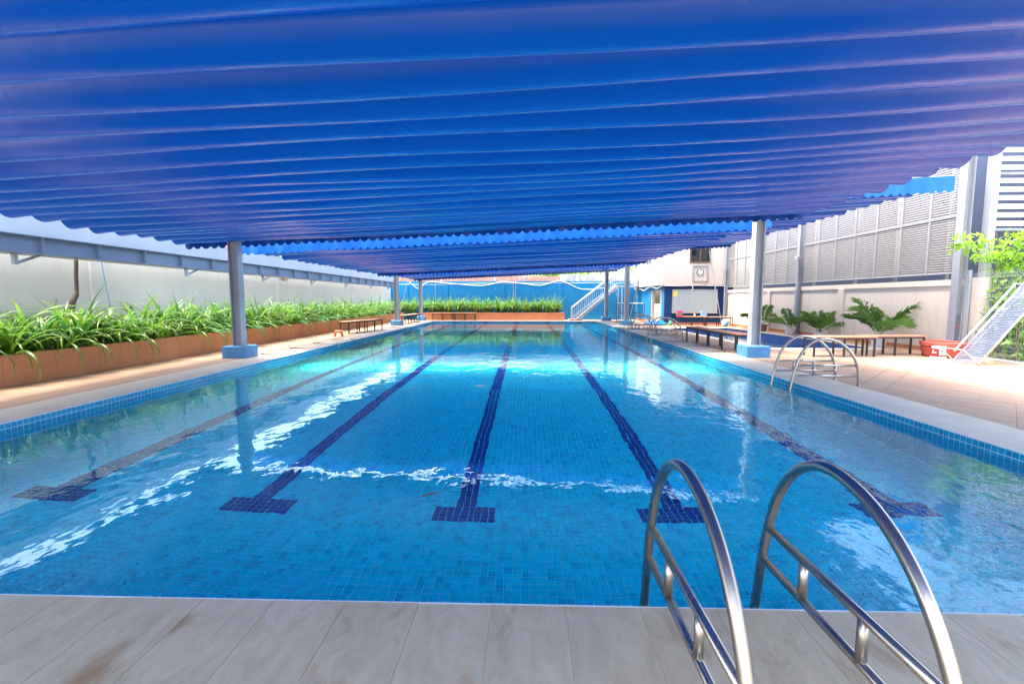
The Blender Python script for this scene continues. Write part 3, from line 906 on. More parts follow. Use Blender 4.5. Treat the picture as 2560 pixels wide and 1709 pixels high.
while y < 31.2:
    for col_, xo in enumerate((-8.62, -9.0)):
        px, py = xo + rnd.uniform(-0.1, 0.1), y + rnd.uniform(-0.12, 0.12) + 0.17 * col_
        c = thing("strap_leaf_plant", LL, "plant", (px, py, 0.45), rnd.uniform(0, 6.28), "strap-leaved plants in the long planter")
        (front_row if col_ == 0 else back_row).append(c)
        sc = rnd.uniform(0.88, 1.18)
        c.scale = (sc, sc, sc)
        if col_ == 0 and 7.0 < py < 10.6 and near_n < 9:
            near_n += 1
            for k in range(28):
                inst(leafs[k % 14], "leaf", c, (rnd.gauss(0, 0.035), rnd.gauss(0, 0.035), 0), (0, 0, rnd.uniform(0, 6.28)), (rnd.uniform(0.8, 1.1),) * 3)
        else:
            inst(rnd.choice(CL), "foliage", c)
    y += rnd.uniform(0.40, 0.54)
def label_row(items, axis, marks, fmt):
    """items sorted along the row; each is counted from the landmark behind it"""
    items.sort(key=lambda o: o.location[axis])
    cnt = {}
    for o in items:
        k = max([i for i, (p, _) in enumerate(marks) if o.location[axis] >= p], default=0)
        cnt[k] = cnt.get(k, 0) + 1
        o["label"] = fmt % (ordn(cnt[k]), marks[k][1])
MARKS = [(-99, "from the near end"), (11.06, "beyond the nearest column"), (24.75, "beyond the second column")]
for row, rows_ in (("front", front_row), ("back", back_row)):
    label_row(rows_, 1, MARKS, "green strap-leaf clump in the long planter, " + row + " row, %s %s")
# long leaves that droop over the planter's front
dl = []
for i in range(5):
    mb = MB(); r2 = random.Random(60 + i)
    for k in range(7): strap_leaf(mb, r2, r2.uniform(0.85, 1.3), 0.05, R(r2.uniform(25, 65)), r2.uniform(2.2, 3.4), r2.uniform(-0.8, 0.8), (r2.gauss(0, 0.03), r2.gauss(0, 0.05), 0))
    dl.append(mb.mesh("foliage", M['leaf2'] if i % 2 else M['leaf'], True))
y = 6.6
while y < 27:
    c = thing("drooping_plant", "strap-leaved plant whose long leaves droop over the front of the long planter", "plant", (-8.5 + rnd.uniform(-0.05, 0.03), y, 0.46), 0, "strap-leaved plants drooping over the planter edge")
    droop_row.append(c)
    inst(rnd.choice(dl), "foliage", c); y += rnd.uniform(0.3, 0.95)
label_row(droop_row, 1, MARKS, "drooping strap-leaf plant hanging over the planter front, %s %s")
x = -8.9
while x < 2.35:
    for row, yo in enumerate((31.75, 32.05)):
        c = thing("strap_leaf_plant", LF, "plant", (x + rnd.uniform(-0.1, 0.1), yo + rnd.uniform(-0.08, 0.08), 0.45), rnd.uniform(0, 6.28), "strap-leaved plants before the end wall")
        (end_front if row == 0 else end_back).append(c)
        sc = rnd.uniform(0.85, 1.1); c.scale = (sc * 0.85, sc * 0.85, sc * 1.25)
        inst(rnd.choice(CLN), "foliage", c)
    x += rnd.uniform(0.33, 0.43)

for row, rows_ in (("front", end_front), ("back", end_back)):
    label_row(rows_, 0, [(-99, "from the white wall")], "green strap-leaf clump before the blue end wall, " + row + " row, %s %s")
# ------------------------------------------------------------------ end wall
ew = thing("end_wall", "blue painted wall closing the far end of the pool", "wall", (0, 32.5, 0))
MB().box((-9.7, 0, -0.02), (7.55, 0.2, 2.6)).build("wall_face", M['blue_wall'], ew)
MB().box((-9.7, -0.012, 2.6), (7.55, 0.22, 2.65)).build("coping", M['blue_wall'], ew)
for x in (-8.4, -5.6, -1.63, 2.35, 5.2): MB().box((x - 0.14, -0.05, 0), (x + 0.14, 0.0, 2.6)).build("pilaster", M['blue_wall'], ew)
def brickmat():
    m = MT("rough_brick", (0.45, 0.2, 0.12), 0.85)
    bt = m.n("TexBrick"); m.l(m.P(), bt.inputs["Vector"])
    mp = m.n("Mapping"); mp.inputs["Rotation"].default_value = (R(90), 0, 0); m.l(m.P(), mp.inputs[0]); m.l(mp.outputs[0], bt.inputs["Vector"])
    bt.inputs["Scale"].default_value = 4.5; bt.inputs["Color1"].default_value = (0.50, 0.20, 0.11, 1); bt.inputs["Color2"].default_value = (0.40, 0.13, 0.07, 1); bt.inputs["Mortar"].default_value = (0.5, 0.42, 0.34, 1)
    n = m.noise(5, 5, 0.65)
    m.color(m.mix(m.ramp(n, [(0.45, (0, 0, 0)), (0.7, (0.8, 0.8, 0.8))]), bt.outputs[0], (0.55, 0.40, 0.29)))
    m.bump(n, 0.5, 0.03)
    return m.m
bw = thing("brick_wall", "rough orange brick wall rising just above the blue end wall", "wall", (0, 33.1, 0))
MB().box((-9.7, 0, -0.02), (2.38, 0.2, 3.02)).build("wall_face", brickmat(), bw)
for x in (-6.0, -2.2, -0.1): MB().box((x - 0.09, -0.05, 2.0), (x + 0.09, 0.0, 3.05)).build("pier", M['concrete'], bw)
cw = thing("concrete_wall", "stained grey concrete wall above the blue wall behind the stairs", "wall", (0, 33.1, 0))
MB().box((2.385, 0, -0.02), (8.6, 0.2, 3.14)).build("wall_face", M['concrete'], cw)
for x in (3.64, 5.6): MB().box((x - 0.05, -0.05, 2.0), (x + 0.05, 0.0, 3.3)).build("pier", M['white_wall'], cw)
# swagged white cables
pts = [(-8.14, 2.60), (-7.49, 2.14), (-6.85, 2.60), (-5.45, 2.52), (-3.14, 2.34), (-1.66, 2.6), (-0.12, 2.48), (1.0, 2.36), (2.35, 2.66), (3.65, 2.16), (4.41, 2.09), (5.6, 2.2)]
tag(MB().tube(smooth_path([(x, 32.43, z) for x, z in pts], 5), 0.022, 6).build("swagged_cable", M['cable'], smooth=True), "white cable swagged along the top of the blue end wall", "cable")
tag(MB().tube(smooth_path([(-9.2, 32.44, 2.45), (-6.0, 32.44, 2.42), (-3.5, 32.44, 2.5), (0, 32.44, 2.5), (3, 32.44, 2.52), (6, 32.44, 2.55)], 5), 0.013, 6).build("thin_cable", M['cable']), "thin straight cable fixed along the blue end wall", "cable")
for i, x in enumerate((-6.28, -0.88, -0.71)):
    tag(MB().tube([(x, 32.2 - 0.02 * i, 0.45), (x, 32.2 - 0.02 * i, 2.75)], 0.02, 8).build("thin_pole", M['alu']), ["thin pale pole in the end planter behind the wall bench", "left one of two thin poles at the middle of the end planter", "right one of two thin poles at the middle of the end planter"][i], "pole")

# ------------------------------------------------------------------ stairs
sr = thing("outdoor_stairs", "pale steel staircase with railings climbing along the blue wall", "stairs", (0, 31.5, 0))
X0s, X1s, Z1s = 3.25, 6.05, 2.34
NS = 12
for yy in (-0.42, 0.42):
    b = MB()
    b.poly([(X0s, yy - 0.02, 0.0), (X0s + 0.3, yy - 0.02, 0.0), (X1s, yy - 0.02, Z1s - 0.2), (X1s, yy - 0.02, Z1s)]); b.poly([(X0s, yy + 0.02, 0.0), (X1s, yy + 0.02, Z1s), (X1s, yy + 0.02, Z1s - 0.2), (X0s + 0.3, yy + 0.02, 0.0)])
    b.poly([(X0s, yy - 0.02, 0), (X1s, yy - 0.02, Z1s), (X1s, yy + 0.02, Z1s), (X0s, yy + 0.02, 0)]); b.poly([(X0s + 0.3, yy - 0.02, 0), (X0s + 0.3, yy + 0.02, 0), (X1s, yy + 0.02, Z1s - 0.2), (X1s, yy - 0.02, Z1s - 0.2)])
    b.build("stringer", M['stair'], sr)
    for dz, r_ in ((0.86, 0.026), (0.78, 0.016), (0.12, 0.016)):
        MB().tube([(X0s - 0.15, yy, dz), (X1s, yy, Z1s + dz), (7.35, yy, Z1s + dz)] if (yy < 0 or dz < 0) else [(X0s - 0.15, yy, dz), (X1s, yy, Z1s + dz)], r_, 8).build("handrail", M['stair'], sr)
    MB().box((X0s - 0.18, yy - 0.025, 0.0), (X0s - 0.13, yy + 0.025, 0.88)).build("newel_post", M['stair'], sr)
    bal = MB().tube([(0, 0, 0), (0, 0, 0.72)], 0.011, 6).mesh("baluster", M['stair'])
    for i in range(22):
        f = (i + 0.5) / 22
        inst(bal, "baluster", sr, (X0s - 0.1 + (X1s - X0s + 0.1) * f, yy, Z1s * f + 0.1))
    if yy < 0:
        for i in range(9): inst(bal, "baluster", sr, (X1s + 0.07 + 0.14 * i, yy, Z1s + 0.1))
for i in range(NS - 1):
    f = (i + 1) / NS
    MB().box((-0.13, -0.4, -0.02), (0.13, 0.4, 0.015)).build("tread", M['tread'], sr, loc=(X0s + 0.14 + (X1s - X0s) * f, 0, Z1s * f - 0.03))
MB().box((X1s, -0.45, Z1s - 0.12), (7.4, 0.45, Z1s - 0.02)).build("landing", M['stair'], sr)
for x in (6.1, 6.35):
    MB().box((x - 0.035, -0.43, 0), (x + 0.035, -0.36, Z1s - 0.12)).build("support_leg", M['stair'], sr)
MB().box((X0s - 0.35, -0.55, 0), (X0s + 0.5, 0.55, 0.07)).build("plinth", M['paver'], sr)

# ------------------------------------------------------------------ cream building
BX, BY = 7.62, 25.85
bd = thing("pool_house", "two-storey building, cream above and blue below, with whiteboard wall", "building", (0, 0, 0))
MB().box((BX, BY, -0.02), (11.3, BY + 0.15, 2.19)).build("front_wall", M['shaded_blue_wall'], bd)
MB().box((BX, 28.5, -0.02), (BX + 0.15, 32.48, 2.19)).build("side_wall", M['blue_wall'], bd)
MB().box((BX, BY + 0.15, -0.02), (BX + 0.15, 26.45, 2.19)).build("side_wall", M['blue_wall'], bd)
MB().box((BX, 26.45, 1.93), (BX + 0.15, 28.5, 2.19)).build("lintel", M['blue_wall'], bd)
MB().box((BX + 1.6, BY + 0.2, -0.02), (BX + 1.7, 32.4, 2.19)).build("inner_wall", M['cream_wall'], bd)
MB().box((7.43, 25.72, 2.191), (11.3, 32.49, 5.3)).build("upper_storey", M['cream_wall'], bd)
MB().box((7.36, 25.65, 5.3), (11.35, 32.6, 5.45)).build("roof", M['concrete'], bd)
MB().box((BX + 0.0, BY - 0.012, 0), (10.98, BY - 0.001, 0.13)).build("skirting", M['skirt'], bd)
MB().box((BX - 0.012, 28.5, 0), (BX - 0.001, 32.45, 0.13)).build("skirting", M['skirt'], bd)
for (y0, y1) in ((26.45, 26.55), (28.40, 28.5)):
    MB().box((BX - 0.02, y0, 0), (BX + 0.17, y1, 1.93)).build("door_frame", M['cream_wall'], bd)
dl_ = MB().box((0, 0, 0.02), (0.9, 0.045, 1.9)).build("door", M['white_pl'], bd, loc=(BX + 0.1, 26.62, 0)); dl_.rotation_euler = (0, 0, R(50))
MB().box((0.78, -0.03, 0.95), (0.85, -0.001, 1.0)).build("handle", M['alu'], dl_)
wd = MB(); 
for (x0, x1, z0, z1) in ((8.86, 9.97, 3.36, 3.43), (8.86, 9.97, 4.1, 4.17), (8.86, 8.93, 3.43, 4.1), (9.9, 9.97, 3.43, 4.1), (9.39, 9.44, 3.43, 4.1)):
    wd.box((x0, 25.675, z0), (x1, 25.718, z1))
wf = wd.build("window", M['brown_fr'], bd)
for (x0, x1) in ((8.932, 9.388), (9.442, 9.898)): MB().box((x0, 25.70, 3.432), (x1, 25.716, 4.098)).build("pane", M['glass_dark'], wf)
for (y0, y1, z0) in ((27.9, 29.1, 3.45), (31.3, 32.2, 3.45)):
    wd = MB()
    for (a, b_, c, d) in ((y0, y1, z0, z0 + 0.05), (y0, y1, z0 + 0.75, z0 + 0.8), (y0, y0 + 0.05, z0 + 0.05, z0 + 0.75), (y1 - 0.05, y1, z0 + 0.05, z0 + 0.75), ((y0 + y1) / 2 - 0.025, (y0 + y1) / 2 + 0.025, z0 + 0.05, z0 + 0.75)): wd.box((7.39, a, c), (7.428, b_, d))
    wf = wd.build("window", M['mullion'], bd)
    for a, b_ in ((y0 + 0.052, (y0 + y1) / 2 - 0.027), ((y0 + y1) / 2 + 0.027, y1 - 0.052)): MB().box((7.41, a, z0 + 0.052), (7.427, b_, z0 + 0.748)).build("pane", M['glass_dark'], wf)
# whiteboard
wb = thing("whiteboard", "large whiteboard with faint handwriting on the shaded blue wall", "whiteboard", (0, 25.84, 0))
MB().box((8.04, -0.025, 0.69), (10.43, -0.002, 1.91)).build("board", M['board'], wb)
for (x0, x1, z0, z1) in ((8.01, 10.46, 1.91, 1.94), (8.01, 10.46, 0.66, 0.69), (8.01, 8.04, 0.69, 1.91), (10.43, 10.46, 0.69, 1.91)): MB().box((x0, -0.04, z0), (x1, -0.002, z1)).build("rim", M['alu'], wb)
MB().box((8.01, -0.11, 0.64), (10.5, -0.002, 0.658)).build("marker_tray", M['alu'], wb)
tag(MB().box((8.06, 25.808, 1.57), (8.28, 25.813, 1.86)).build("yellow_paper", M['yellow']), "yellow paper stuck on the corner of the whiteboard", "paper")
# clock on a framed panel
ck = thing("wall_clock", "round white wall clock with dark rim on the cream facade", "clock", (9.43, 25.70, 2.87))
def ringm(r0, r1, y0, y1, seg=28):
    b = MB(); n = seg
    for r_, yy in ((r1, y1), (r1, y0), (r0, y0), (r0, y1)):
        for k in range(n): a = 2 * math.pi * k / n; b.v.append((r_ * math.cos(a), yy, r_ * math.sin(a)))
    for q in range(3):
        for k in range(n): b.f.append((q * n + k, q * n + (k + 1) % n, (q + 1) * n + (k + 1) % n, (q + 1) * n + k)); b.mi.append(0)
    return b
ringm(0.155, 0.18, -0.05, 0.0).build("rim", M['black'], ck)
b = MB(); b.poly([(0.156 * math.cos(2 * math.pi * k / 28), -0.03, 0.156 * math.sin(2 * math.pi * k / 28)) for k in range(28)]); b.build("dial", M['white_pl'], ck)
for k in range(12):
    a = 2 * math.pi * k / 12
    m_ = MB().box((-0.006, -0.034, 0.115), (0.006, -0.031, 0.14)).build("hour_mark", M['black'], ck); m_.rotation_euler = (0, a, 0)
for ang, ln, wd_ in ((R(-58), 0.075, 0.008), (R(-50 - 10), 0.11, 0.005)):
    m_ = MB().box((-wd_, -0.038, -0.01), (wd_, -0.035, ln)).build("hand", M['black'], ck); m_.rotation_euler = (0, ang, 0)
pf = thing("wall_frame", "square pale metal frame around the wall clock", "frame", (0, 25.717, 0))
for (x0, x1, z0, z1) in ((9.03, 9.86, 3.18, 3.22), (9.03, 9.86, 2.36, 2.40), (9.03, 9.10, 2.40, 3.18), (9.79, 9.86, 2.40, 3.18)): MB().box((x0, -0.05, z0), (x1, -0.001, z1)).build("bar", M['alu'], pf)
# cables under the overhang
tag(MB().tube(smooth_path([(7.5, 33.0, 2.15), (7.5, 31.5, 2.03), (7.5, 30.9, 2.08), (7.5, 30.0, 1.95), (7.5, 29.2, 2.06), (7.5, 28.2, 2.14), (7.5, 27.1, 2.02), (7.5, 26.2, 2.12), (7.55, 25.75, 2.15), (8.4, 25.74, 2.14), (9.3, 25.74, 2.16), (10.8, 25.74, 2.13)], 6), 0.03, 7).build("cable_bundle", M['cable'], smooth=True), "wavy pale cable bundle running under the cream storey", "cable")
tag(MB().tube(smooth_path([(9.05, 25.72, 2.12), (9.08, 25.7, 2.0), (9.04, 25.72, 1.92)], 5), 0.018, 6).build("hanging_cable", M['cable']), "short cable end dangling above the whiteboard", "cable")
ac = thing("outdoor_unit", "small beige fan unit bracketed to the cream side wall", "fan unit", (7.2, 31.2, 2.35))
MB().box((-0.2, -0.25, 0.1), (0.22, 0.25, 0.5), bev=0.02).build("casing", M['cream_wall'], ac)
ringm(0.10, 0.15, -0.27, -0.25, 20).build("grille_ring", M['alu'], ac, loc=(0.0, 0, 0.3))
MB().box((-0.15, -0.2, 0.05), (0.23, 0.2, 0.1)).build("bracket", M['steel'], ac)

# ------------------------------------------------------------------ wall with louvred screen (open side)
WX = 10.9
cwl = thing("garden_wall", "low cream wall with coping under the louvred screen", "wall", (WX, 0, 0))
MB().box((0, 11.95, -0.02), (0.16, 25.7, 1.75)).build("wall_face", M['cream_wall'], cwl)
MB().box((-0.04, 11.95, 1.75), (0.2, 25.7, 1.90)).build("coping", M['cream_wall'], cwl)
for y in (16.4, 21.2): MB().box((-0.07, y - 0.14, -0.0), (0, y + 0.14, 1.749)).build("pilaster", M['cream_wall'], cwl)
y = 11.97
while y < 25.4:
    MB().box((-0.014, y, -0.005), (-0.001, y + 0.395, 0.12)).build("skirting_tile", M['skirt'], cwl); y += 0.4
posts = [12.0, 18.85, 25.55]
names = ["tall grey steel post at the near end of the louvred screen", "tall steel post halfway along the louvred screen, between potted palms", "tall steel post of the louvred screen against the cream building"]
for y, nm in zip(posts, names):
    t = thing("screen_post", nm, "post", (WX - 0.11, y, 0), group="steel posts of the louvred screen")
    hh = 5.6; b = MB(); d = 0.10 if y < 13 else 0.075
    b.box((-d, -d, 0), (-d + 0.014, d, hh)); b.box((d - 0.014, -d, 0), (d, d, hh)); b.box((-d + 0.014, -0.007, 0), (d - 0.014, 0.007, hh))
    b.build("post", M['mullion'], t)
    MB().box((-d - 0.03, -d - 0.03, 0), (d + 0.03, d + 0.03, 0.015)).build("base_plate", M['steel'], t)
slat_cache = {}
def louvre_panel(label, y0, y1, z0, z1):
    t = thing("louvre_section", label, "louvre", (WX - 0.02, y0, z0), group="louvre panels of the tall screen")
    wd, hh, fr = y1 - y0, z1 - z0, 0.022
    b = MB(); b.box((-0.03, 0, 0), (0.03, fr, hh)); b.box((-0.03, wd - fr, 0), (0.03, wd, hh)); b.box((-0.03, fr, 0), (0.03, wd - fr, fr)); b.box((-0.03, fr, hh - fr), (0.03, wd - fr, hh))
    b.build("frame", M['mullion'], t)
    key = round(wd, 2)
    if key not in slat_cache:
        slat_cache[key] = MB().box((-0.034, fr, -0.002), (0.034, wd - fr, 0.002)).mesh("slat", M['louvre'])
    n = int(round(hh / 0.066))
    for i in range(n):
        inst(slat_cache[key], "slat", t, (0, 0, fr + (hh - 2 * fr) * (i + 0.5) / n), (0, R(-50), 0))
k = 0
for bay in range(2):
    a, b_ = posts[bay] + 0.11, posts[bay + 1] - 0.08
    m_ = 7
    for i in range(m_):
        y0, y1 = a + (b_ - a) * i / m_, a + (b_ - a) * (i + 1) / m_
        for row, (z0, z1) in enumerate(((2.05, 3.49), (3.50, 5.46))):
            louvre_panel("pale grey louvre panel, %s row, %s beyond the %s screen post" % (["lower", "upper"][row], ORD[i], ["near", "middle"][bay]), y0 + 0.003, y1 - 0.003, z0, z1)
dkb = wallpaint("dark_blue_cladding", (0.045, 0.065, 0.12), 0.2)
bb = thing("neighbour_building", "dark blue building glimpsed through the gap under the louvres", "building", (12.6, 0, 0))
MB().box((0, 12.4, -0.02), (3, 26, 6.2)).build("wall_face", dkb, bb)
for y in (13.4, 15.2, 17.0, 19.4): MB().box((-0.9, y, 1.7), (-0.82, y + 0.08, 5.0)).build("strut", M['steel'], bb)
for (y, z, lab) in ((18.75, 3.02, "small floodlight clamped to the middle screen post"), (25.4, 3.0, "small floodlight on the last screen post by the building")):
    t = thing("floodlight", lab, "floodlight", (10.72, y, z), group="floodlights on the screen posts")
    MB().box((-0.14, -0.1, -0.05), (0.0, 0.1, 0.06), bev=0.015).build("housing", M['alu'], t); MB().box((0.0, -0.02, -0.02), (0.06, 0.02, 0.02)).build("arm", M['black'], t)
# second louvred screen facing the pool's near end, beyond the fence
t = thing("louvre_screen", "wide-slatted white louvre screen above the climbing vine", "louvre screen", (0, 12.0, 0))
for x in (11.32, 14.5): MB().box((x, -0.09, 0), (x + 0.16, 0.09, 7.4)).build("post", M['steel'], t)
for z in (3.08, 4.42, 5.8, 7.2): MB().box((11.485, -0.04, z), (14.495, 0.04, z + 0.06)).build("rail", M['mullion'], t)
sl = MB().box((11.49, -0.07, -0.004), (14.49, 0.07, 0.004)).mesh("slat", M['white_pl'])
for z0, n in ((3.14, 6), (4.48, 6), (5.86, 6)):
    for i in range(n): inst(sl, "slat", t, (0, 0, z0 + 0.12 + i * 0.205), (R(62), 0, 0))
tag(MB().lathe([(0.17, 0), (0.17, 1.93), (0, 1.93)], 24, (11.12, 11.75, 0)).build("round_column", M['cream_wall'], smooth=False), "short round cream column behind the wire fence", "column")

# ------------------------------------------------------------------ wire fence, vine and greenery
fn = thing("wire_fence", "pale welded wire fence with folded ribs at the deck edge", "fence", (10.62, 0, 0))
def zfold(z): 
    for zc_ in (0.35, 1.15, 1.9):
        if abs(z - zc_) < 0.09: return -0.05 * (1 - abs(z - zc_) / 0.09)
    return 0.0
zs = [0.06, 0.26, 0.31, 0.35, 0.39, 0.44, 1.06, 1.11, 1.15, 1.19, 1.24, 1.81, 1.86, 1.9, 1.94, 1.99, 2.05]
vw = MB().tube([(zfold(z), 0, z) for z in zs], 0.0022, 5).mesh("vertical_wire", M['mullion'])
y = 7.2
while y < 11.72: inst(vw, "vertical_wire", fn, (0.02 * (y - 11), y, 0)); y += 0.055
for z in (0.08, 0.26, 0.35, 0.44, 0.65, 0.85, 1.06, 1.15, 1.24, 1.45, 1.65, 1.81, 1.9, 1.99): MB().tube([(zfold(z) - 0.07, 7.2, z), (zfold(z) + 0.015, 11.72, z)], 0.0022, 5).build("horizontal_wire", M['mullion'], fn)
MB().box((-0.12, 7.1, -0.02), (0.12, 11.8, 0.05)).build("kerb", M['concrete'], fn)
for y in (7.2, 9.4, 11.6): MB().box((0.03, y - 0.03, 0.05), (0.09, y + 0.03, 2.1)).build("fence_post", M['mullion'], fn)
def leafshape(sz):
    b = MB(); pr = [(0, 0), (0.28, 0.18), (0.36, 0.45), (0.24, 0.75), (0, 1.05)]
    for x, y in pr: b.v.append((x * sz, y * sz, -abs(x) * sz * 0.35))
    for x, y in pr[1:4]: b.v.append((-x * sz, y * sz, -abs(x) * sz * 0.35))
    b.v.append((0, 0.5 * sz, 0.03 * sz))
    ring_ = [0, 1, 2, 3, 4, 7, 6, 5]
    for i in range(8): b.f.append((ring_[i], ring_[(i + 1) % 8], 8)); b.mi.append(0)
    return b
vl = [leafshape(s_).mesh("leaf", M['vine']) for s_ in (0.10, 0.13, 0.16)]
vn = thing("climbing_vine", "bright green leafy vine climbing the posts above the wire fence", "vine", (0, 0, 0))
rnd = random.Random(21)
vm = MB()
for i in range(8):
    p = Vector((11.1 + rnd.uniform(-0.1, 0.6), 11.5, 0.05)); pa = [p.copy()]
    for k in range(9): p = p + Vector((rnd.uniform(-0.14, 0.14), rnd.uniform(-0.05, 0.05), 0.33)); pa.append(p.copy())
    vm.tube(pa, 0.007, 5)
vm.build("stem", M['bark'], vn)
def vine_pt():
    while True:
        x, z = rnd.uniform(10.2, 13.0), rnd.uniform(0.3, 3.3)
        lim = 2.85 + 0.2 * math.sin(x * 5)
        if z > lim: continue
        if x < 10.75 and not (2.55 < z < 2.95): continue
        if x < 11.1 and z < 2.3: continue
        if x < 11.4 and z < 1.2 and rnd.random() < 0.7: continue
        return x, rnd.uniform(11.25, 11.75), z
for i in range(290):
    inst(rnd.choice(vl), "leaf", vn, vine_pt(), (rnd.uniform(-1.9, -0.6), rnd.uniform(-0.6, 0.6), rnd.uniform(-0.9, 0.9)), (rnd.uniform(0.8, 1.25),) * 3)
def leaf_cloud(n, sampler, size, rnd, mat_n=1):
    b = MB()
    for i in range(n):
        c = Vector(sampler()); s_ = size * rnd.uniform(0.6, 1.3)
        e = Matrix.Rotation(rnd.uniform(0, 6.28), 3, 'Z') @ Matrix.Rotation(rnd.uniform(-1.2, 1.2), 3, 'X') @ Matrix.Rotation(rnd.uniform(-0.6, 0.6), 3, 'Y')
        q = [e @ Vector(p) * s_ + c for p in ((0, -0.5, 0), (0.26, 0, 0.06), (0, 0.6, 0), (-0.26, 0, 0.06))]
        b.v += [tuple(p) for p in q]; o_ = len(b.v) - 4; b.f += [(o_, o_ + 1, o_ + 2), (o_, o_ + 2, o_ + 3)]; b.mi += [rnd.randrange(mat_n)] * 2
    return b
stuff(leaf_cloud(1500, vine_pt, 0.16, rnd).build("vine_foliage", M['vine'], vn))
hedge = thing("garden_shrub", "dense green shrubbery behind the wire fence", "shrub", (0, 0, 0))
def hedge_pt(): return (11.5 + rnd.uniform(-0.6, 1.3) + 0.0, rnd.uniform(7.5, 11.6), 0.05 + 1.5 * rnd.random() ** 1.3)
stuff(leaf_cloud(2300, hedge_pt, 0.17, rnd, 2).build("foliage", [M['tree'], M['palm']], hedge))
for i in range(5): MB().tube([(11.3 + 0.1 * (i % 3), 7.8 + 0.8 * i, 0), (11.4, 7.9 + 0.8 * i, 0.6), (11.5 + 0.1 * (i % 2), 7.7 + 0.8 * i, 1.2)], [0.03, 0.022, 0.01], 6).build("stem", M['bark'], hedge)
pipes = thing("water_pipes", "blue and red pipe stubs by the near end of the cream wall", "pipes", (10.82, 11.72, 0))
for z, ln, mt in ((1.0, 0.26, 'rope'), (0.73, 0.10, 'orange'), (0.42, 0.2, 'rope')): MB().tube([(0.02, 0.18, z), (0.0, 0.18 + ln, z)], 0.014, 7).build("pipe_stub", M[mt], pipes)
MB().tube([(0.03, 0.18, 0.0), (0.03, 0.18, 1.05)], 0.012, 7).build("riser", M['alu'], pipes)

# ------------------------------------------------------------------ benches
def bench(label, x, y, rz, L=1.45, W=0.44, H=0.5, group="slatted benches around the pools"):
    t = thing("slatted_bench", label, "bench", (x, y, 0), rz, group)
    nb = 4; bwid = W / nb
    me = MB().box((-L / 2, -bwid / 2 + 0.003, 0), (L / 2, bwid / 2 - 0.003, 0.028), bev=0.003).mesh("board", M['wood'])
    for i in range(nb): inst(me, "board", t, (0, -W / 2 + (i + 0.5) * bwid, H - 0.028 + random.uniform(0, 0.001)))
    b = MB(); c = 0.018
    for s_ in (-1, 1):
        b.box((-L / 2 + 0.03, s_ * (W / 2 - 0.03) - c, H - 0.068), (L / 2 - 0.03, s_ * (W / 2 - 0.03) + c, H - 0.0285))
    for xx in (-L / 2 + 0.045, 0, L / 2 - 0.045): b.box((xx - c, -W / 2 + 0.05, H - 0.067), (xx + c, W / 2 - 0.05, H - 0.0295))
    b.build("frame", M['black'], t)
    lg = MB().box((-c, -c, 0), (c, c, H - 0.0685)).mesh("leg", M['black'])
    for xx in (-L / 2 + 0.045, 0, L / 2 - 0.045):
        for s_ in (-1, 1): inst(lg, "leg", t, (xx, s_ * (W / 2 - 0.03), 0))
    return t
bench("near bench of the pair, beside the closest pool ladder on the open side", 7.74, 11.66, R(2), 1.56)
bench("bench at the far end of the pair, beside the large potted palm", 9.2, 11.98, R(1), 1.48)
bench("front bench of the two beside the blue column plinth", 5.68, 13.12, R(93), 1.75)
bench("rear bench of the two lying along the wading pool", 5.62, 14.9, R(94), 1.6)
bench("bench below the whiteboard carrying the pink basket", 8.85, 25.05, R(-12), 1.5)
bench("bench below the whiteboard beside the beach ball", 10.0, 24.55, R(-9), 1.45)
bench("near bench of the pair on the deck by the long planter", -7.27, 19.28, R(78), 1.3)
bench("far bench of the pair on the deck by the long planter", -6.95, 20.6, R(78), 1.35)
bench("near bench by the second column on the planter side", -7.05, 26.9, R(88), 1.4)
bench("bench close to the far corner column on the planter side", -6.98, 28.75, R(90), 1.5)
bench("left bench standing against the end-wall planter", -5.6, 31.1, 0, 1.45)
bench("right bench standing against the end-wall planter", -4.1, 31.1, 0, 1.45)
# small orange stool
st_ = thing("plastic_stool", "small orange plastic stool on the deck before the planter", "stool", (-7.08, 17.3, 0), R(15))
MB().box((-0.135, -0.12, 0.2), (0.135, 0.12, 0.23), bev=0.012).build("seat", M['orange'], st_)
for sx in (-1, 1):
    for sy in (-1, 1):
        b = MB(); a = 0.03
        top = [(sx * 0.11 + q[0] * a, sy * 0.095 + q[1] * a * 0.8, 0.2) for q in ((-1, -1), (1, -1), (1, 1), (-1, 1))]
        bot = [(sx * 0.13 + q[0] * a * 0.9, sy * 0.115 + q[1] * a * 0.7, 0.0) for q in ((-1, -1), (1, -1), (1, 1), (-1, 1))]
        b.v += bot + top; b.f += [(0, 3, 2, 1), (4, 5, 6, 7), (0, 1, 5, 4), (1, 2, 6, 5), (2, 3, 7, 6), (3, 0, 4, 7)]; b.mi += [0] * 6
        b.build("leg", M['orange'], st_)
for sy in (-1, 1): MB().box((-0.1, sy * 0.105 - 0.01, 0.16), (0.1, sy * 0.105 + 0.01, 0.1995)).build("apron", M['orange'], st_)

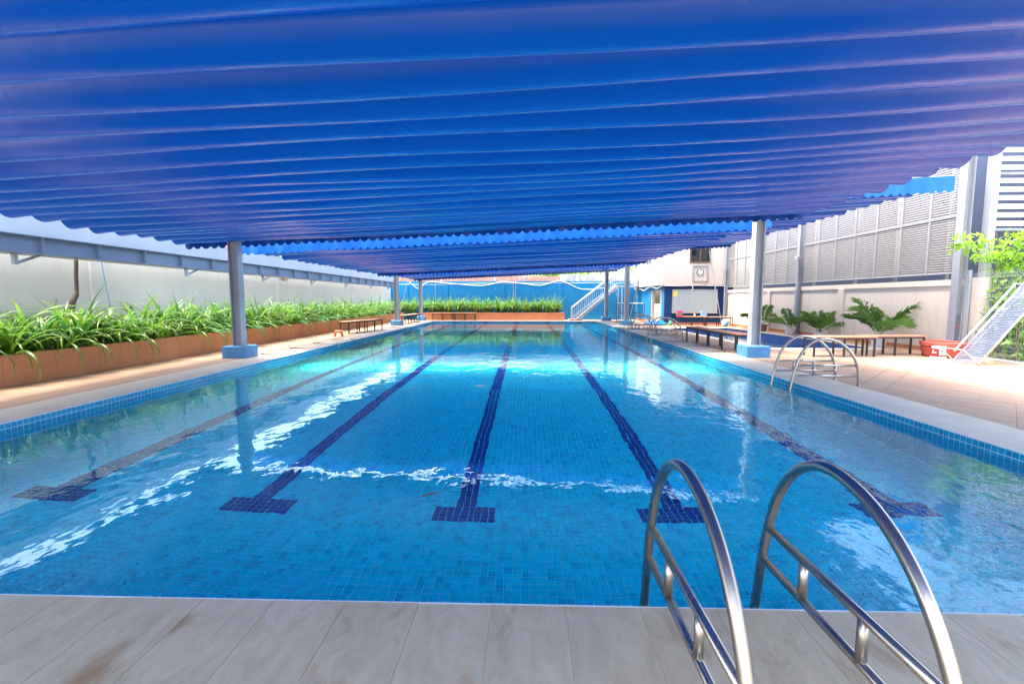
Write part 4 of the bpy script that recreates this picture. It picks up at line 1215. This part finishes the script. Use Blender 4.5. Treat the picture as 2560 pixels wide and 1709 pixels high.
# ------------------------------------------------------------------ pool ladders
arch = [(-0.28, -0.85), (-0.245, -0.4), (-0.205, -0.1), (-0.165, 0.15), (-0.12, 0.34), (-0.045, 0.53), (0.08, 0.68), (0.24, 0.755), (0.42, 0.745), (0.59, 0.67), (0.73, 0.54), (0.83, 0.37), (0.875, 0.2), (0.885, 0.0)]
def on_arch(z):
    for (a, za), (b, zb) in zip(arch, arch[1:]):
        if za <= z <= zb: return a + (b - a) * (z - za) / (zb - za)
def back_arch(z):
    for (a, za), (b, zb) in zip(arch[8:], arch[9:]):
        if zb <= z <= za: return a + (b - a) * (z - za) / (zb - za)
side_me = MB().tube([(0, p.x, p.z) for p in smooth_path([(u, 0, z) for u, z in arch], 6)], 0.022, 14).mesh("side_rail", M['inox'], True)
def ladder(label, x, y, rz, w=0.55):
    t = thing("pool_ladder", label, "ladder", (x, y, 0), rz, "stainless pool ladders")
    for sx in (-w / 2, w / 2):
        inst(side_me, "side_rail", t, (sx, 0, 0))
        for z in (0.325, 0.155):
            MB().tube([(sx, on_arch(z), z), (sx, back_arch(z), z)], 0.018, 12).build("cross_bar", M['inox'], t, smooth=True)
        for u in (0.16, 0.5):
            MB().tube([(sx, u, 0.155), (sx, u, 0.325)], 0.018, 12).build("spindle", M['inox'], t, smooth=True)
        MB().lathe([(0.0, 0.006), (0.034, 0.006), (0.042, 0.0)], 16, (sx, 0.885, 0.002)).build("floor_flange", M['inox'], t)
    for z in (-0.25, -0.5, -0.75):
        MB().box((-w / 2, -0.035, -0.012), (w / 2, 0.035, 0.012)).build("tread", M['inox'], t, loc=(0, on_arch(z), z))
    return t
ladder("large stainless pool ladder in the foreground on the grey stone edge", 0.875, 2.02, R(180))
ladder("nearest stainless pool ladder on the open side, by the sunlit pavers", 4.55, 7.95, R(-90), 0.58)
ladder("middle stainless pool ladder beside the slatted benches", 4.55, 16.5, R(-90), 0.6)
ladder("farthest stainless pool ladder near the heap of blue tarpaulin", 4.55, 19.75, R(-90), 0.6)
# lane anchor hooks
def hook(label, side, y):
    X = PX1 if side > 0 else PX0
    t = thing("lane_hook", label, "hook", (X, y, 0), 0, "steel rod hooks along the pool edge")
    path = [(side * 0.76, 0, 0.022), (side * 0.02, 0, 0.022), (-side * 0.03, 0, 0.012), (-side * 0.04, 0, -0.03), (-side * 0.04, 0, -0.3), (-side * 0.03, 0.03, -0.33), (side * 0.0 - side * 0.03, 0.2, -0.33)]
    MB().tube(path, 0.0125, 8).build("rod", M['inox'], t, smooth=True)
    MB().lathe([(0.0, 0.03), (0.02, 0.03), (0.022, 0.0)], 10, (side * 0.75, 0, 0.002)).build("foot", M['black'], t)
for i, y in enumerate((12.46, 13.96, 15.37)): hook("bent steel rod hooked over the pool edge by the benches, %s from the plinth" % ORD[i], 1, y)
for i, y in enumerate((21.8, 23.3)): hook("bent steel rod hooked over the pool edge near the tarpaulin, %s of two" % ORD[i], 1, y)
for i, y in enumerate((11.52, 12.98, 14.4, 15.84)): hook("bent steel rod hooked over the planter-side pool edge, %s from the near column" % ORD[i], -1, y)
for i, y in enumerate((23.0, 24.45, 25.9, 27.3)): hook("bent steel rod on the planter-side edge beyond the second column, %s of four" % ORD[i], -1, y)

# ------------------------------------------------------------------ potted palms
def frond(seed, L, bend, th0, mat):
    rnd = random.Random(seed); b = MB(); p = Vector((0, 0, 0)); th = th0; pts = []; N = 14
    for i in range(N + 1):
        d = Vector((math.cos(th), 0, math.sin(th))); pts.append((p.copy(), d.copy())); p = p + d * L / N; th -= bend / N
    b.tube([q[0] for q in pts], [0.011 * (1 - 0.75 * i / N) for i in range(N + 1)], 5)
    for i in range(24):
        s = 0.2 + 0.8 * i / 24; k = min(int(s * N), N - 1); f = s * N - k
        c = pts[k][0].lerp(pts[k + 1][0], f); d = pts[k][1]
        up = Vector((0, 1, 0)).cross(d) * -1
        ll = 0.36 * L * math.sin(math.pi * (0.15 + 0.75 * (s - 0.2) / 0.8)) + 0.04
        for sy in (-1, 1):
            dr_ = (d * 0.8 + Vector((0, sy, 0)) * rnd.uniform(0.6, 0.95) + up * rnd.uniform(0.0, 0.4)).normalized()
            m_ = c + dr_ * ll * 0.5; e = c + dr_ * ll + Vector((0, 0, -rnd.uniform(0.15, 0.5) * ll))
            wv_ = d.cross(dr_).cross(dr_).normalized() * 0.0055
            o_ = len(b.v); b.v += [tuple(c), tuple(m_ + wv_), tuple(e), tuple(m_ - wv_)]
            b.f += [(o_, o_ + 1, o_ + 2), (o_, o_ + 2, o_ + 3)]; b.mi += [0, 0]
    return b.mesh("frond", mat)
def palm(label, x, y, h, n, seed, potm, pr=0.2, ph=0.3):
    t = thing("potted_palm", label, "palm", (x, y, 0), 0, "potted palms along the cream wall")
    MB().lathe([(pr * 0.68, 0.0), (pr * 0.75, 0.02), (pr * 0.95, ph * 0.85), (pr * 1.05, ph * 0.86), (pr * 1.05, ph), (pr * 0.92, ph), (pr * 0.9, ph - 0.04)], 24).build("pot", potm, t, smooth=False)
    MB().lathe([(0.0, ph - 0.045), (pr * 0.91, ph - 0.05)], 24).build("soil", M['soil'], t)
    rnd = random.Random(seed)
    for i in range(n):
        L = (h - ph) * rnd.uniform(1.0, 1.4)
        o = inst(frond(seed * 50 + i, L, rnd.uniform(0.5, 1.45), R(rnd.uniform(52, 86)), M['palm']), "frond", t, (rnd.gauss(0, 0.03), rnd.gauss(0, 0.03), ph - 0.06), (rnd.uniform(-0.1, 0.1), 0, R(360 * i / n) + rnd.uniform(-0.4, 0.4)))
palm("largest potted palm, in a pale grey pot beside the right-hand bench", 10.4, 13.95, 1.45, 7, 3, M['pot_grey'], 0.21, 0.28)
palm("bushy potted palm behind the bench, next to the largest palm", 10.4, 16.7, 1.1, 10, 4, M['pot_grey'], 0.2, 0.26)
palm("potted palm in a pale pot by the middle screen post", 10.42, 18.6, 1.0, 8, 5, M['pot_grey'], 0.2, 0.3)
palm("farthest potted palm, in a brown pot beyond the steel column", 10.42, 20.75, 1.15, 7, 6, M['pot_brown'], 0.2, 0.3)

# ------------------------------------------------------------------ small things by the fence
rp = MB().lathe([(0.0, 0.0), (0.40, 0.0), (0.44, 0.05), (0.47, 0.22), (0.46, 0.26), (0.50, 0.28), (0.50, 0.36), (0.46, 0.38), (0.43, 0.35), (0.40, 0.1), (0, 0.08)], 36)
tag(rp.build("red_tub", M['red_pot'], loc=(10.28, 11.62, 0), smooth=False), "large round red plastic tub beside the cream wall end", "tub")
bk = thing("paint_bucket", "red and white paint bucket standing upside down before the red tub", "bucket", (9.82, 11.28, 0), R(-140))
MB().lathe([(0.0, 0.0), (0.155, 0.0), (0.155, 0.03), (0.145, 0.035)], 28).build("lid", M['white_pl'], bk)
MB().lathe([(0.142, 0.035), (0.128, 0.25)], 28).build("body", M['white_pl'], bk)
MB().lathe([(0.129, 0.25), (0.129, 0.285), (0.0, 0.285)], 28).build("bucket_base", M['white_pl'], bk)
def arc_patch(a0, a1, z0, z1, off, mat, nm, seg=12):
    b = MB()
    for i in range(seg + 1):
        a = a0 + (a1 - a0) * i / seg
        for z in (z0, z1): r_ = 0.142 - 0.014 * (z - 0.035) / 0.215 + off; b.v.append((r_ * math.cos(a), r_ * math.sin(a), z))
    for i in range(seg): b.f.append((2 * i, 2 * i + 2, 2 * i + 3, 2 * i + 1)); b.mi.append(0)
    b.build(nm, mat, bk)
arc_patch(-1.5, 0.25, 0.05, 0.24, 0.0015, M['redlabel'], "label_print", 16)
arc_patch(0.27, 1.4, 0.05, 0.09, 0.0015, M['redlabel'], "label_print", 10)
arc_patch(-0.75, -0.5, 0.12, 0.2, 0.003, M['white_pl'], "label_print", 5); arc_patch(-0.35, -0.15, 0.13, 0.17, 0.003, M['white_pl'], "label_print", 5)
arc_patch(-0.7, -0.55, 0.13, 0.16, 0.004, M['yellow'], "label_print", 4); arc_patch(0.4, 0.9, 0.17, 0.22, 0.002, M['rope'], "label_print", 6)
# tilted lounger
lg = thing("tilted_lounger", "aluminium lounger with clear straps tipped up against the wire fence", "lounger", (9.62, 10.38, 0), 0)
dirv = Vector((1.13, 0, 1.42)).normalized(); LEN = 2.35
strap = MT("smoky_clear_strap", (0.10, 0.12, 0.17), 0.08, 0, 0.7); strap.b.inputs["Alpha"].default_value = 0.93
for yy in (0.29, -0.29):
    MB().tube([(0, yy, 0.02), tuple(dirv * LEN + Vector((0, yy, 0.02)))], 0.021, 10).build("side_tube", M['alu'], lg, smooth=True)
for s_ in (0.0, LEN): MB().tube([tuple(dirv * s_ + Vector((0, 0.29, 0.02))), tuple(dirv * s_ + Vector((0, -0.29, 0.02)))], 0.018, 8).build("end_tube", M['alu'], lg)
ang = math.atan2(dirv.z, dirv.x)
stm = MB().box((-0.0145, -0.29, -0.002), (0.0145, 0.29, 0.002)).mesh("strap", strap.m)
for i in range(50):
    p = dirv * (0.05 + (LEN - 0.1) * i / 50); inst(stm, "strap", lg, (p.x, 0, p.z + 0.02), (0, -ang, 0))
pr_ = Vector((-dirv.z, 0, dirv.x))
for yy in (0.29, -0.29): MB().tube([(0.02, yy, 0.03), (-0.31, yy, 0.33)], 0.016, 8).build("leg_frame", M['alu'], lg)
MB().tube([(-0.31, 0.29, 0.33), (-0.31, -0.29, 0.33)], 0.016, 8).build("leg_frame", M['alu'], lg)
a_ = Vector((0.04, 0.31, 0.25)); MB().tube([tuple(a_), tuple(a_ + dirv * 1.9)], 0.018, 8).build("arm_tube", M['alu'], lg)
MB().tube([tuple(a_ + dirv * 1.9), tuple(a_ + dirv * 1.9 + Vector((0.6, -0.3, 0)))], 0.016, 8).build("arm_tube", M['alu'], lg)

# ------------------------------------------------------------------ things by the building
bl = thing("beach_ball", "white and blue striped beach ball under the bench end", "ball", (10.25, 24.2, 0.2))
for k in range(6):
    b = MB(); n = 6
    for i in range(9):
        v_ = math.pi * i / 8
        for j in range(n + 1):
            a = 2 * math.pi * (k + j / n) / 6
            b.v.append((0.2 * math.sin(v_) * math.cos(a), 0.2 * math.sin(v_) * math.sin(a), 0.2 * math.cos(v_)))
    for i in range(8):
        for j in range(n): q = i * (n + 1) + j; b.f.append((q, q + 1, q + n + 2, q + n + 1)); b.mi.append(0)
    o = b.build("panel", M['white_pl'] if k % 2 else M['rope'], bl, smooth=True)
bl.rotation_euler = (0.3, 0.5, 0.4)
sbm = MB().lathe([(0.13 * math.sin(math.pi * i / 10), -0.13 * math.cos(math.pi * i / 10)) for i in range(11)], 16)
tag(sbm.build("small_ball", M['greenpl'], loc=(7.75, 25.05, 0.13), smooth=True), "small green ball on the deck near the blue tarpaulin", "ball")
tp = MB(); rnd = random.Random(9); pa = []
for i in range(64):
    a = i * 0.42; r_ = 0.47 - 0.0035 * i + rnd.uniform(-0.03, 0.03)
    pa.append((math.cos(a) * r_ * 1.25, math.sin(a) * r_ * 0.75, 0.06 + 0.0026 * i + 0.02 * math.sin(a * 2.3)))
tp.tube(smooth_path(pa, 3), 0.06, 8)
tag(tp.build("folded_tarpaulin", M['tarp'], loc=(6.95, 25.2, 0.0), smooth=True), "heap of bright blue tarpaulin on the deck by the door", "tarpaulin")
pb = thing("plastic_basket", "stack of pink and green plastic baskets on the bench by the whiteboard", "basket", (8.17, 24.98, 0.502))
for i, mt in enumerate(('pink', 'greenpl', 'pink')):
    MB().box((-0.13, -0.1, 0.1 * i), (0.13, 0.1, 0.1 * i + 0.075)).build("tier", M[mt], pb); MB().box((-0.145, -0.115, 0.1 * i + 0.075), (0.145, 0.115, 0.1 * i + 0.099)).build("rim", M['pink'], pb)
tb_ = thing("plastic_tub", "pale blue translucent tub on the bench under the whiteboard", "tub", (9.35, 24.72, 0.502), R(-9))
b = MB(); q0 = [(-0.12, -0.1, 0), (0.12, -0.1, 0), (0.12, 0.1, 0), (-0.12, 0.1, 0)]; q1 = [(-0.165, -0.13, 0.28), (0.165, -0.13, 0.28), (0.165, 0.13, 0.28), (-0.165, 0.13, 0.28)]
b.v += q0 + q1; b.f += [(0, 3, 2, 1)] + [(i, (i + 1) % 4, 4 + (i + 1) % 4, 4 + i) for i in range(4)]; b.mi += [0] * 5; b.build("body", M['paleblue'], tb_)
b = MB()
for (x0, x1, y0, y1) in ((-0.18, 0.18, -0.145, -0.125), (-0.18, 0.18, 0.125, 0.145), (-0.18, -0.16, -0.125, 0.125), (0.16, 0.18, -0.125, 0.125)): b.box((x0, y0, 0.27), (x1, y1, 0.295))
b.build("rim", M['paleblue'], tb_)
tag(MB().lathe([(0, 0), (0.035, 0), (0.042, 0.14), (0.038, 0.14), (0.032, 0.01)], 16).build("drinking_cup", M['white_pl'], loc=(8.95, 24.95, 0.502)), "white cup on the bench between basket and tub", "cup")
rk = thing("metal_rack", "dark two-shelf metal rack behind the steel column", "rack", (6.45, 29.0, 0))
lgm = MB().box((-0.018, -0.018, 0), (0.018, 0.018, 1.1)).mesh("leg", M['black'])
for x in (-0.8, -0.1, 0.8):
    for y in (-0.25, 0.25): inst(lgm, "leg", rk, (x, y, 0))
for z in (0.56, 1.1): MB().box((-0.82, -0.27, z), (0.82, 0.27, z + 0.03)).build("shelf", M['black'], rk)
for i in range(5):
    b = MB().box((-0.16, -0.12, 0), (0.16, 0.12, 0.05), bev=0.02)
    tag(b.build("swim_float", M['white_pl'] if i % 2 else M['paleblue'], loc=(5.85 + 0.3 * i + (0.02 if i % 2 else 0), 28.95, 1.131)), "%s foam float from the column end on top of the metal rack" % ORD[i], "float", "foam floats on the rack")
def rod(label, a, b_, r_=0.018, nm="brace_rod"):
    tag(MB().tube([a, b_], r_, 8).build(nm, M['alu']), label, "rod", "slender brace rods")
rod("slender rod leaning from the rack-side column towards the cream wall", (5.5, 24.95, 0.3), (6.13, 24.95, 3.1))
rod("slender rod leaning from the rack-side column towards the stairs", (5.28, 25.3, 0.3), (4.75, 25.3, 2.1))
rod("slender rod leaning beside the whiteboard", (10.5, 25.2, 0.02), (9.85, 25.6, 4.0))
rod("slender twin rod beside the whiteboard corner", (10.55, 25.3, 0.02), (10.2, 25.62, 2.15), 0.014)
rod("slender rod leaning over the planter near the far corner column", (-7.72, 27.6, 0.02), (-7.04, 28.0, 2.85))

# ------------------------------------------------------------------ beyond the walls
def tree(label, x, y, h, cr, seed, n=2600, ls=0.22):
    rnd = random.Random(seed)
    t = thing("garden_tree", label, "tree", (x, y, 0))
    MB().tube([(0, 0, -0.03), (0.05, 0.05, h * 0.3), (0.0, 0.1, h * 0.6)], [0.16, 0.12, 0.08], 9).build("trunk", M['bark'], t)
    cl_ = [(Vector((rnd.uniform(-cr, cr) * 0.7, rnd.uniform(-cr, cr) * 0.6, h * rnd.uniform(0.45, 0.95))), rnd.uniform(0.35, 0.6) * cr) for _ in range(9)]
    for c, r_ in cl_[:6]: MB().tube([(0.02, 0.08, h * 0.4), tuple((c + Vector((0, 0, h * 0.4))) * 0.5), tuple(c)], [0.07, 0.045, 0.02], 6).build("limb", M['bark'], t)
    def smp():
        c, r_ = rnd.choice(cl_); d = Vector((rnd.gauss(0, 1), rnd.gauss(0, 1), rnd.gauss(0, 1))).normalized()
        return c + d * r_ * rnd.random() ** 0.4
    stuff(leaf_cloud(n, smp, ls, rnd, 2).build("crown", [M['tree'], M['vine']], t))
tree("green tree showing above the white wall at the corner of the view", -14.5, 12.2, 4.6, 2.0, 31)
tree("yellow-green tree above the stained concrete wall behind the stairs", 5.2, 37.5, 4.9, 2.6, 32)
tree("green tree above the concrete wall beside the stair foot", 1.6, 38.5, 4.4, 2.4, 33)
tree("small tree behind the cream building's stair side", 9.2, 37.0, 5.5, 2.2, 34, 1600)
def house(label, x, y, w, d, eave, ridge, rz):
    t = thing("neighbour_house", label, "house", (x, y, 0), rz)
    MB().box((-w / 2, -d / 2, -0.03), (w / 2, d / 2, eave)).build("wall_face", M['house'], t)
    for s_ in (-1, 1):
        b = MB(); n = 14
        for i in range(n):
            f0, f1 = i / n, (i + 1) / n
            yA, yB = s_ * (d / 2 + 0.3) * (1 - f0), s_ * (d / 2 + 0.3) * (1 - f1)
            zA, zB = eave + (ridge - eave) * f0, eave + (ridge - eave) * f1
            b.poly([(-w / 2 - 0.3, yA, zA + 0.05), (w / 2 + 0.3, yA, zA + 0.05), (w / 2 + 0.3, yB, zB + 0.01), (-w / 2 - 0.3, yB, zB + 0.01)])
            b.poly([(-w / 2 - 0.3, yA, zA), (w / 2 + 0.3, yA, zA), (w / 2 + 0.3, yA, zA + 0.05), (-w / 2 - 0.3, yA, zA + 0.05)])
        b.build("roof_slope", M['rooftile'], t)
    b = MB(); 
    for sx in (-1, 1): b.poly([(sx * w / 2, -d / 2, eave), (sx * w / 2, d / 2, eave), (sx * w / 2, 0, ridge)])
    b.build("gable", M['house'], t)
    MB().tube([(-w / 2 - 0.3, 0, ridge + 0.04), (w / 2 + 0.3, 0, ridge + 0.04)], 0.09, 8).build("ridge_tile", M['rooftile'], t)
house("red-roofed neighbouring house showing just above the white wall", -17.5, 16.5, 6, 5, 3.2, 4.9, R(20))
house("second red-roofed house farther along behind the white wall", -17.0, 23.5, 5, 5, 3.0, 4.4, R(70))
